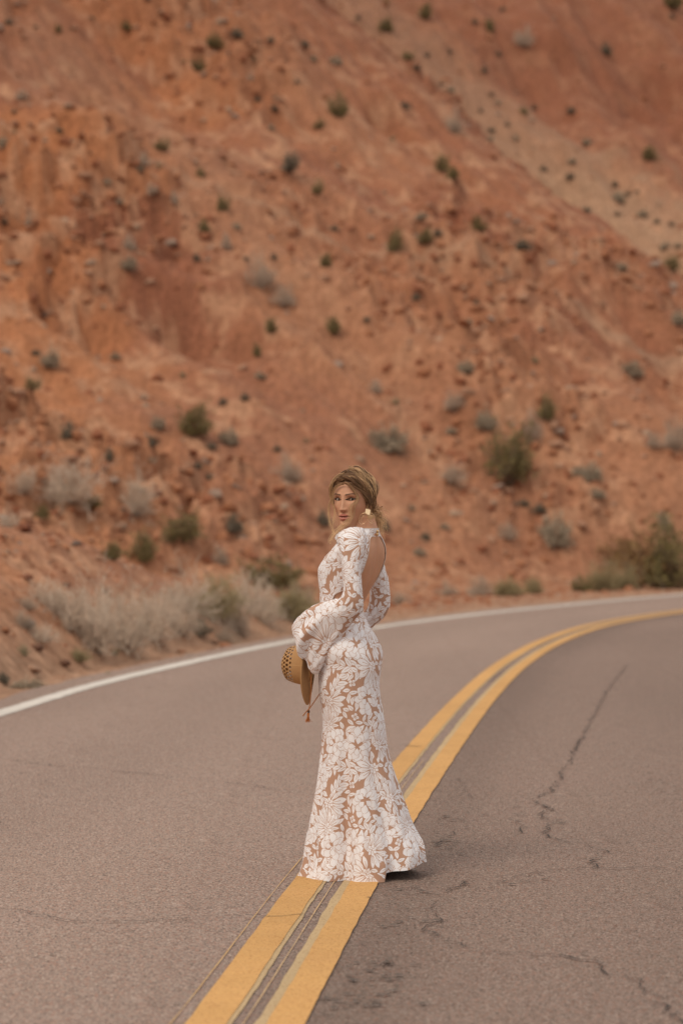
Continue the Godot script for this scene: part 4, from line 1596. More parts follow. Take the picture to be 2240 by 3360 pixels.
	# short wisps before the ear
	for k in 60:
		var f0 := r.randf()
		var p6 := HEAD + HB * Vector3(0.068, 0.012 - 0.02 * f0, 0.016 - 0.03 * r.randf())
		var pts6 := PackedVector3Array([p6])
		for j in 5:
			pts6.append(p6 + HB * Vector3(0.006 + 0.002 * r.randfn(), -0.013 * (j + 1), -0.003 * (j + 1) + 0.003 * sin(j * 2.0 + f0 * 6.0)))
		lock(hair, pts6, r.randf_range(0.0009, 0.0018), shade(mid, r, 0.3), shade(mid.lerp(blond, 0.8), r, 0.25))
	part("hair", hair.mesh(M.hair), person)


func build_earring(person: Node):
	var e := Node3D.new()
	e.name = "earring"
	person.add_child(e, true)
	var gold := lin(0.90, 0.66, 0.40)
	var stud := MB.new()
	var c := Vector3(0.0788, 1.5446, 0.1120)
	var b := Basis(Vector3(0, 0, 1), -0.28) * Basis(Vector3.UP, 0.25) * Basis(Vector3.RIGHT, -0.5)
	box(stud, c, Vector3(0.0105, 0.0120, 0.0016), gold, b)
	part("stud", stud.mesh(M.gold), e)
	var disc := MB.new()
	var o := disc.vert(c + Vector3(0.013, -0.012, -0.003), Vector3.BACK, gold)
	for k in 17:
		var a := PI + PI * k / 16.0
		disc.vert(c + Vector3(0.013, -0.012, -0.003) + b * Vector3(cos(a) * 0.016, sin(a) * 0.022, 0), Vector3(0.2, -0.2, 1).normalized(), gold)
	for k in 16:
		disc.tri(o, o + 1 + k, o + 2 + k)
	part("half_disc", disc.mesh(M.gold), e)
	var hoop := MB.new()
	for q in [[Vector3(0.0608, 1.5176, 0.1160), 0.0165, 0.0245, -0.45], [Vector3(0.0934, 1.5194, 0.1000), 0.015, 0.022, 0.3]]:
		var pts := PackedVector3Array()
		for k in 29:
			var a2 := TAU * k / 28.0
			pts.append(q[0] + Basis(Vector3(0, 0, 1), q[3]) * Vector3(cos(a2) * q[1], sin(a2) * q[2], sin(a2) * 0.004))
		hoop.tube(pts, 0.0011, 0.0011, 6, gold, gold)
		for k in 5:
			var a3 := 0.5 + k * 0.5
			hoop.tube(PackedVector3Array([q[0] + Basis(Vector3(0, 0, 1), q[3]) * Vector3(cos(a3) * q[1], sin(a3) * q[2], 0), q[0] + Basis(Vector3(0, 0, 1), q[3]) * Vector3(cos(a3 + 2.4) * q[1], sin(a3 + 2.4) * q[2], 0)]), 0.0004, 0.0004, 4, gold, gold)
	part("hoop", hoop.mesh(M.gold), e)


func box(mb: MB, c: Vector3, h: Vector3, col: Color, b := Basis.IDENTITY):
	for ax in 3:
		for s in [-1.0, 1.0]:
			var n := Vector3.ZERO
			n[ax] = s
			var u := Vector3.ZERO
			u[(ax + 1) % 3] = 1.0
			var w := n.cross(u)
			var ids := []
			for q in [[-1, -1], [1, -1], [1, 1], [-1, 1]]:
				ids.append(mb.vert(c + b * ((n + u * q[0] + w * q[1]) * h), b * n, col))
			mb.quad(ids[0], ids[1], ids[2], ids[3])


# ---- a hand: palm, four fingers and a thumb, closed on the brim
func build_hand(mb: MB, wrist: Vector3, along: Vector3, palm_out: Vector3):
	var across := along.cross(palm_out).normalized()
	var nets := Nets.new(wrist - Vector3.ONE * 0.13, wrist + Vector3.ONE * 0.13 + along * 0.05, 0.0045)
	nets.bone(wrist - along * 0.04, wrist + along * 0.01, 0.025, 0.023, 0.012)
	for k in 4:
		var off := across * (k - 1.5) * 0.0185
		var kn := wrist + along * (0.078 - 0.004 * absf(k - 1.2)) + off
		nets.bone(wrist + along * 0.012 + off * 0.6, kn, 0.0135, 0.0115, 0.012)
		var ln: float = [0.034, 0.040, 0.038, 0.030][k]
		var d1 := (along * 0.75 + palm_out * 0.65).normalized()
		var d2 := (along * 0.05 + palm_out).normalized()
		var d3 := (-along * 0.6 + palm_out * 0.8).normalized()
		var a := kn + d1 * ln
		var b := a + d2 * ln * 0.68
		nets.bone(kn, a, 0.0098, 0.0088, 0.004)
		nets.bone(a, b, 0.0088, 0.0080, 0.003)
		nets.bone(b, b + d3 * ln * 0.5, 0.0080, 0.0070, 0.003)
	var t0 := wrist + along * 0.02 - across * 0.022
	var t1 := t0 + (along * 0.6 - across * 0.5 + palm_out * 0.5).normalized() * 0.036
	var t2 := t1 + (along * 0.75 + across * 0.1 + palm_out * 0.55).normalized() * 0.030
	nets.bone(t0, t1, 0.0140, 0.0105, 0.008)
	nets.bone(t1, t2, 0.0100, 0.0088, 0.003)
	nets.bone(t2, t2 + (along * 0.6 + across * 0.3 + palm_out * 0.4).normalized() * 0.022, 0.0088, 0.0075, 0.003)
	nets.surface(mb, skin_at)


func build_person():
	M.skin = mat(0.55)
	M.skin.metallic_specular = 0.35
	M.skin.subsurf_scatter_enabled = true
	M.skin.subsurf_scatter_strength = 0.06
	M.eye = mat(0.30)
	M.eye.metallic_specular = 0.3
	M.hair = mat(0.5)
	M.hair.metallic_specular = 0.35
	M.gold = mat(0.34)
	M.gold.metallic = 1.0
	M.black = mat(0.45)
	M.straw = mat(0.8)
	M.cord = mat(0.85)
	var person := spot("person", Vector3(0.0291, 0, -10.1))
	tag(person, "woman in a long white lace dress with an open back, on the double yellow line", "person")
	var mb := MB.new()
	var nets := Nets.new(Vector3(-0.30, 0.02, -0.36), Vector3(0.30, 1.56, 0.30), 0.011)
	for z in nets.nz:
		for y in nets.ny:
			var py := nets.lo.y + y * nets.cell
			if py < 0.80 or py > 1.53:
				continue
			for x in nets.nx:
				var p := nets.lo + Vector3(x, y, z) * nets.cell
				if absf(p.x) > 0.21 or absf(p.z) > 0.22:
					continue
				nets.put((z * nets.ny + y) * nets.nx + x, torso_field(p) + 0.014 * smoothstep(1.02, 0.94, p.y), 0.02)
	for b in BONES:
		nets.bone(b[0], b[1], b[2], b[3], b[4] if b.size() > 4 else 0.03)
	nets.surface(mb, skin_at)
	build_hand(mb, Vector3(-0.1732, 1.0761, 0.0950), Vector3(-0.22, -0.97, -0.05).normalized(), Vector3(0.90, -0.20, -0.35).normalized())
	build_hand(mb, Vector3(-0.0254, 1.0095, -0.2850), Vector3(-0.45, -0.88, 0.05).normalized(), Vector3(-0.3, 0.1, 0.95).normalized())
	build_head(mb)
	part("body", mb.mesh(M.skin), person)
	eye(person, -1.0)
	eye(person, 1.0)
	build_hair(person)
	build_dress(person)
	build_earring(person)
	for s in [[Vector3(0.118, 0.028, 0.12), Vector3(-0.070, 0.028, 0.03)], [Vector3(0.07, 0.028, -0.08), Vector3(-0.12, 0.028, -0.14)]]:
		shoe(person, s[0], s[1])
	build_hat()


const BONES := [
	[Vector3(0.062, 1.44, 0.030), Vector3(0.036, 1.545, 0.022), 0.052, 0.046],
	[Vector3(0.0050, 1.4191, 0.1400), Vector3(0.0191, 1.1696, 0.1830), 0.034, 0.028, 0.012],
	[Vector3(0.0191, 1.1696, 0.1830), Vector3(-0.1732, 1.0761, 0.0950), 0.028, 0.021, 0.012],
	[Vector3(0.1148, 1.4080, -0.1420), Vector3(0.1342, 1.1547, -0.2050), 0.033, 0.027, 0.012],
	[Vector3(0.1341, 1.1549, -0.2000), Vector3(-0.0254, 1.0095, -0.2850), 0.027, 0.021, 0.012],
	[Vector3(0.0, 0.88, 0.060), Vector3(0.01, 0.50, 0.055), 0.066, 0.050],
	[Vector3(0.01, 0.50, 0.065), Vector3(0.075, 0.12, 0.095), 0.052, 0.035],
	[Vector3(0.02, 0.88, -0.060), Vector3(0.02, 0.50, -0.060), 0.066, 0.050],
	[Vector3(0.02, 0.50, -0.070), Vector3(0.035, 0.12, -0.085), 0.052, 0.035],
	[Vector3(0.085, 0.10, 0.10), Vector3(-0.04, 0.055, 0.045), 0.034, 0.022],
	[Vector3(0.04, 0.10, -0.09), Vector3(-0.08, 0.055, -0.13), 0.034, 0.022],
]


func shoe(person: Node, heel: Vector3, toe: Vector3):
	var mb := MB.new()
	var d := (toe - heel).normalized()
	var side := Vector3(-d.z, 0, d.x)
	var ln := heel.distance_to(toe)
	var col := lin(0.012, 0.012, 0.013)
	var rows := 16
	for k in rows:
		var t := k / (rows - 1.0)
		var lift := 0.062 * smoothstep(0.62, 0.12, t)
		var w := (0.030 + 0.010 * sin(PI * t) + 0.006 * t) * sqrt(maxf(0.03, 1.0 - pow(maxf(0.0, t - 0.72) / 0.29, 2.0))) * sqrt(minf(1.0, 0.25 + t * 5.0))
		var hh := lerpf(0.062, 0.026, smoothstep(0.1, 0.9, t))
		for j in 12:
			var a := TAU * j / 12
			var p := heel + d * ln * t + side * cos(a) * w + Vector3(0, 0.004 + lift + hh * 0.5 + sin(a) * hh * 0.5, 0)
			mb.vert(p, (side * cos(a) + Vector3(0, sin(a), 0)).normalized(), col)
	mb.grid(rows, 12, 0, true)
	mb.tube(PackedVector3Array([heel + d * 0.012 + Vector3(0, 0.001, 0), heel + d * 0.014 + Vector3(0, 0.035, 0), heel + d * 0.022 + Vector3(0, 0.075, 0)]), 0.014, 0.024, 8, col, col, true)
	part("shoe", mb.mesh(M.black), person)


# ------------------------------------------------------------------ the hat
func build_hat():
	var hat := spot("straw_hat", Vector3(0.0291, 0, -10.1))
	tag(hat, "tan straw cowboy hat with a perforated crown, held at the hip of the woman", "hat")
	var c := Vector3(-0.1568, 0.9042, -0.0300)
	var up := Vector3(-0.985, 0.03, -0.17).normalized()
	var fr := (Vector3(0, -1, 0) - up * up.dot(Vector3(0, -1, 0))).normalized()
	var lat := fr.cross(up).normalized()
	if lat.z < 0:
		lat = -lat
	var straw := lin(0.47, 0.27, 0.125)
	var r := RandomNumberGenerator.new()
	r.seed = 12
	# crown: a wall that narrows to a creased top; the holes are cut through
	var crown := MB.new()
	var rows := 74
	var cols := 264
	for k in rows:
		var t := float(k) / (rows - 1)
		for j in cols:
			var a := TAU * j / cols
			var wall := minf(1.0, t / 0.72)
			var top := maxf(0.0, (t - 0.72) / 0.28)
			var rf := lerpf(0.089, 0.064, pow(wall, 1.3)) * (1.0 - top)
			var rl := lerpf(0.076, 0.054, pow(wall, 1.3)) * (1.0 - top)
			var h := 0.108 * sin(wall * PI * 0.5 * 0.94) + 0.006 * sin(top * PI)
			h -= 0.022 * top * top * exp(-pow(cos(a) * rl / 0.03, 2.0)) + 0.012 * wall * wall * maxf(0.0, cos(a + PI)) * 0.0
			var p := c + fr * sin(a) * rf + lat * cos(a) * rl + up * (h + 0.008 * wall * cos(2.0 * a))
			var w := 1.0 + 0.10 * sin((a * 70.0 + t * 130.0)) + 0.08 * nz_e.get_noise_3d(a * 3.0, t * 9.0, 0)
			crown.vert(p, Vector3.UP, Color(straw.r * w, straw.g * w, straw.b * w))
	for k in rows - 1:
		var t2 := (k + 0.5) / (rows - 1)
		for j in cols:
			var j2 := (j + 1) % cols
			# rows of slots near the top of the wall and a finer row low down
			var hole := false
			for q in [[0.36, 26, 0.026, 0.30, 0.0], [0.45, 26, 0.040, 0.34, 0.5], [0.545, 26, 0.040, 0.34, 0.0], [0.64, 26, 0.036, 0.30, 0.5], [0.12, 40, 0.016, 0.26, 0.0], [0.165, 40, 0.016, 0.26, 0.5]]:
				if q[0] < 0.2 and cos(TAU * (j + 0.5) / cols) > -0.35:
					continue
				var u: float = fposmod((j + 0.5) / cols * q[1] + q[4], 1.0) - 0.5
				if pow((t2 - q[0]) / q[2], 2.0) + pow(u / q[3], 2.0) < 1.0:
					hole = true
			if hole:
				continue
			crown.quad(k * cols + j, k * cols + j2, (k + 1) * cols + j2, (k + 1) * cols + j)
	crown.orient()
	crown.smooth()
	for k in crown.n.size():
		if crown.n[k].dot(crown.v[k] - c - up * 0.04) < 0.0 and crown.n[k].dot(up) < 0.5:
			crown.n[k] = -crown.n[k]
	var cr := part("crown", crown.mesh(M.straw), hat)
	# brim: an oval that dips in front and curls at the back
	var brim := MB.new()
	var br := 14
	for face in 2:
		for k in br:
			var f := float(k) / (br - 1)
			for j in 96:
				var a2 := TAU * j / 96
				var rf2 := lerpf(0.088, 0.166, f)
				var rl2 := lerpf(0.075, 0.140, f)
				var curl := f * f * (0.012 * pow(cos(a2), 2.0) + (0.045 if sin(a2) < 0 else 0.012) * pow(sin(a2), 2.0))
				var wob := 0.004 * f * sin(a2 * 3.0 + 0.6)
				var p2 := c + fr * sin(a2) * rf2 + lat * cos(a2) * rl2 + up * (curl + wob - 0.0026 * face)
				var w2 := 1.0 + 0.10 * sin(a2 * 120.0 + f * 60.0) + 0.08 * nz_e.get_noise_3d(a2 * 3.0, f * 5.0, 4)
				brim.vert(p2, up if face == 0 else -up, Color(straw.r * w2, straw.g * w2, straw.b * w2))
		brim.grid(br, 96, face * br * 96, true)
	part("brim", brim.mesh(M.straw), hat)
	var roll := MB.new()
	var edge := PackedVector3Array()
	for j in 97:
		edge.append(brim.v[(br - 1) * 96 + j % 96])
	roll.tube(edge, 0.0034, 0.0034, 6, straw, straw)
	part("brim_edge", roll.mesh(M.straw), hat)
	var band := MB.new()
	var loop := PackedVector3Array()
	for j in 73:
		var a3 := TAU * j / 72
		loop.append(c + fr * sin(a3) * 0.0895 + lat * cos(a3) * 0.0765 + up * (0.014 + 0.006 * sin(a3 + 1.0)))
	var rust := lin(0.30, 0.105, 0.035)
	band.tube(loop, 0.0022, 0.0022, 6, rust, rust)
	part("hat_band", band.mesh(M.cord), hat)
	# chin cord with a bead and a tassel
	var cord := MB.new()
	cord.tube(PackedVector3Array([Vector3(-0.1608, 0.9602, 0.0850), Vector3(-0.1589, 0.9155, 0.0900), Vector3(-0.1553, 0.8525, 0.0920), Vector3(-0.1544, 0.8073, 0.0900), Vector3(-0.1589, 0.7549, 0.0880), Vector3(-0.1634, 0.7295, 0.0860), Vector3(-0.1651, 0.7078, 0.0860)]), 0.0021, 0.0021, 6, rust, lin(0.36, 0.13, 0.04))
	cord.tube(PackedVector3Array([Vector3(-0.1180, 0.7894, 0.0200), Vector3(-0.1286, 0.7754, 0.0500), Vector3(-0.1446, 0.7538, 0.0750), Vector3(-0.1607, 0.7314, 0.0870), Vector3(-0.1769, 0.7152, 0.0880), Vector3(-0.1887, 0.6990, 0.0880)]), 0.0021, 0.0024, 6, rust, lin(0.36, 0.13, 0.04))
	part("chin_cord", cord.mesh(M.cord), hat)
	var bead := MB.new()
	ball(bead, Vector3(-0.1650, 0.7179, 0.0880), Vector3(0.0058, 0.0058, 0.0058), lin(0.09, 0.045, 0.03), 10, 12)
	part("bead", bead.mesh(M.eye), hat)
	var tas := MB.new()
	var knot := Vector3(-0.1662, 0.7078, 0.0860)
	tas.tube(PackedVector3Array([knot + Vector3(0, 0.004, 0), knot + Vector3(-0.001, -0.012, 0)]), 0.0050, 0.0042, 8, lin(0.42, 0.13, 0.035), lin(0.42, 0.13, 0.035), true)
	for k in 46:
		var v := Vector3(r.randfn() * 0.30 - 0.08, -1.0, r.randfn() * 0.30).normalized()
		var a4 := knot + Vector3(r.randfn() * 0.0018, -0.010, r.randfn() * 0.0018)
		var l := r.randf_range(0.020, 0.028)
		tas.tube(PackedVector3Array([a4, a4 + v * l * 0.5, a4 + v * l + Vector3(r.randfn() * 0.003, 0.001, 0)]), 0.0009, 0.0007, 3, lin(0.42, 0.13, 0.035), lin(0.55, 0.20, 0.06))
	part("tassel", tas.mesh(M.cord), hat)


# cracks and pitted patches in the asphalt: places on the road in metres
func build_cracks(road: Node):
	crack([Vector2(-1.29, 9.20), Vector2(-1.23, 9.17), Vector2(-1.15, 9.08), Vector2(-1.06, 8.99), Vector2(-0.94, 8.92), Vector2(-0.85, 8.91), Vector2(-0.70, 8.95), Vector2(-0.57, 8.98), Vector2(-0.46, 9.04), Vector2(-0.32, 9.05), Vector2(-0.28, 9.04), Vector2(-0.14, 9.06), Vector2(-0.02, 9.03)], 0.017, 3, road)
	crack([Vector2(-2.02, 14.71), Vector2(-1.68, 14.36), Vector2(-1.44, 14.15), Vector2(-1.11, 13.92), Vector2(-0.87, 13.69), Vector2(-0.68, 13.50), Vector2(-0.49, 13.36), Vector2(-0.33, 13.10), Vector2(-0.15, 13.10)], 0.017, 4, road)
	crack([Vector2(-0.53, 16.12), Vector2(-0.40, 16.07), Vector2(-0.14, 15.93)], 0.019, 5, road)
	crack([Vector2(0.35, 9.35), Vector2(0.34, 9.12), Vector2(0.35, 8.95), Vector2(0.31, 8.72), Vector2(0.34, 8.59), Vector2(0.38, 8.50), Vector2(0.43, 8.46), Vector2(0.46, 8.35), Vector2(0.52, 8.31), Vector2(0.58, 8.30), Vector2(0.67, 8.25), Vector2(0.78, 8.21), Vector2(0.86, 8.11), Vector2(0.87, 7.94), Vector2(0.91, 7.87), Vector2(0.96, 7.81), Vector2(0.96, 7.70), Vector2(0.99, 7.50)], 0.020, 6, road)
	crack([Vector2(0.96, 7.45), Vector2(1.00, 7.35), Vector2(1.01, 7.18), Vector2(1.00, 6.97)], 0.022, 7, road)
	crack([Vector2(0.42, 9.62), Vector2(0.46, 9.76), Vector2(0.56, 10.00)], 0.022, 8, road)
	crack([Vector2(0.60, 9.87), Vector2(0.72, 10.02), Vector2(0.84, 10.16), Vector2(0.97, 10.23), Vector2(1.08, 10.27), Vector2(1.15, 10.25), Vector2(1.31, 10.28), Vector2(1.44, 10.23)], 0.019, 9, road)
	crack([Vector2(1.08, 10.27), Vector2(1.08, 10.49), Vector2(1.17, 10.74), Vector2(1.10, 11.00), Vector2(1.04, 11.08), Vector2(0.94, 11.24), Vector2(0.97, 11.45), Vector2(1.02, 11.77), Vector2(0.98, 11.98), Vector2(1.07, 12.34), Vector2(0.99, 12.66), Vector2(1.11, 13.00), Vector2(1.18, 13.31), Vector2(1.27, 13.97), Vector2(1.37, 14.58), Vector2(1.48, 15.38), Vector2(1.63, 16.27)], 0.024, 10, road)
	crack([Vector2(1.45, 15.16), Vector2(1.63, 16.34), Vector2(1.99, 18.70), Vector2(2.22, 20.27), Vector2(2.68, 23.05), Vector2(2.80, 23.70)], 0.024, 11, road)
	crack([Vector2(0.86, 11.86), Vector2(0.87, 11.61), Vector2(0.85, 11.34)], 0.022, 12, road)
	crack([Vector2(0.53, 10.23), Vector2(0.59, 10.31), Vector2(0.70, 10.30), Vector2(0.81, 10.25)], 0.012, 13, road)
	crack([Vector2(0.39, 15.58), Vector2(0.46, 15.55), Vector2(0.54, 15.49)], 0.030, 14, road)
	crack([Vector2(0.43, 11.00), Vector2(0.47, 11.15), Vector2(0.52, 11.45)], 0.030, 15, road)
	crack([Vector2(0.09, 8.02), Vector2(0.15, 8.08), Vector2(0.19, 8.15)], 0.020, 16, road)
	blotch(0.06, 7.46, 26, 0.07, 0.07, 60, road)
	blotch(0.11, 7.81, 20, 0.07, 0.07, 61, road)
	blotch(0.15, 8.11, 14, 0.06, 0.05, 62, road)
	blotch(0.24, 8.88, 14, 0.08, 0.10, 63, road)
	blotch(0.44, 11.08, 22, 0.07, 0.16, 64, road)
	blotch(0.55, 11.90, 20, 0.06, 0.18, 65, road)
	blotch(0.68, 13.16, 22, 0.06, 0.30, 66, road)
	blotch(0.29, 9.65, 16, 0.08, 0.10, 67, road)
	blotch(0.98, 12.07, 16, 0.10, 0.30, 68, road)
	blotch(1.75, 13.53, 14, 0.06, 0.30, 69, road)
	blotch(0.67, 9.87, 14, 0.16, 0.08, 70, road)
	blotch(0.88, 15.21, 8, 0.04, 0.10, 71, road)


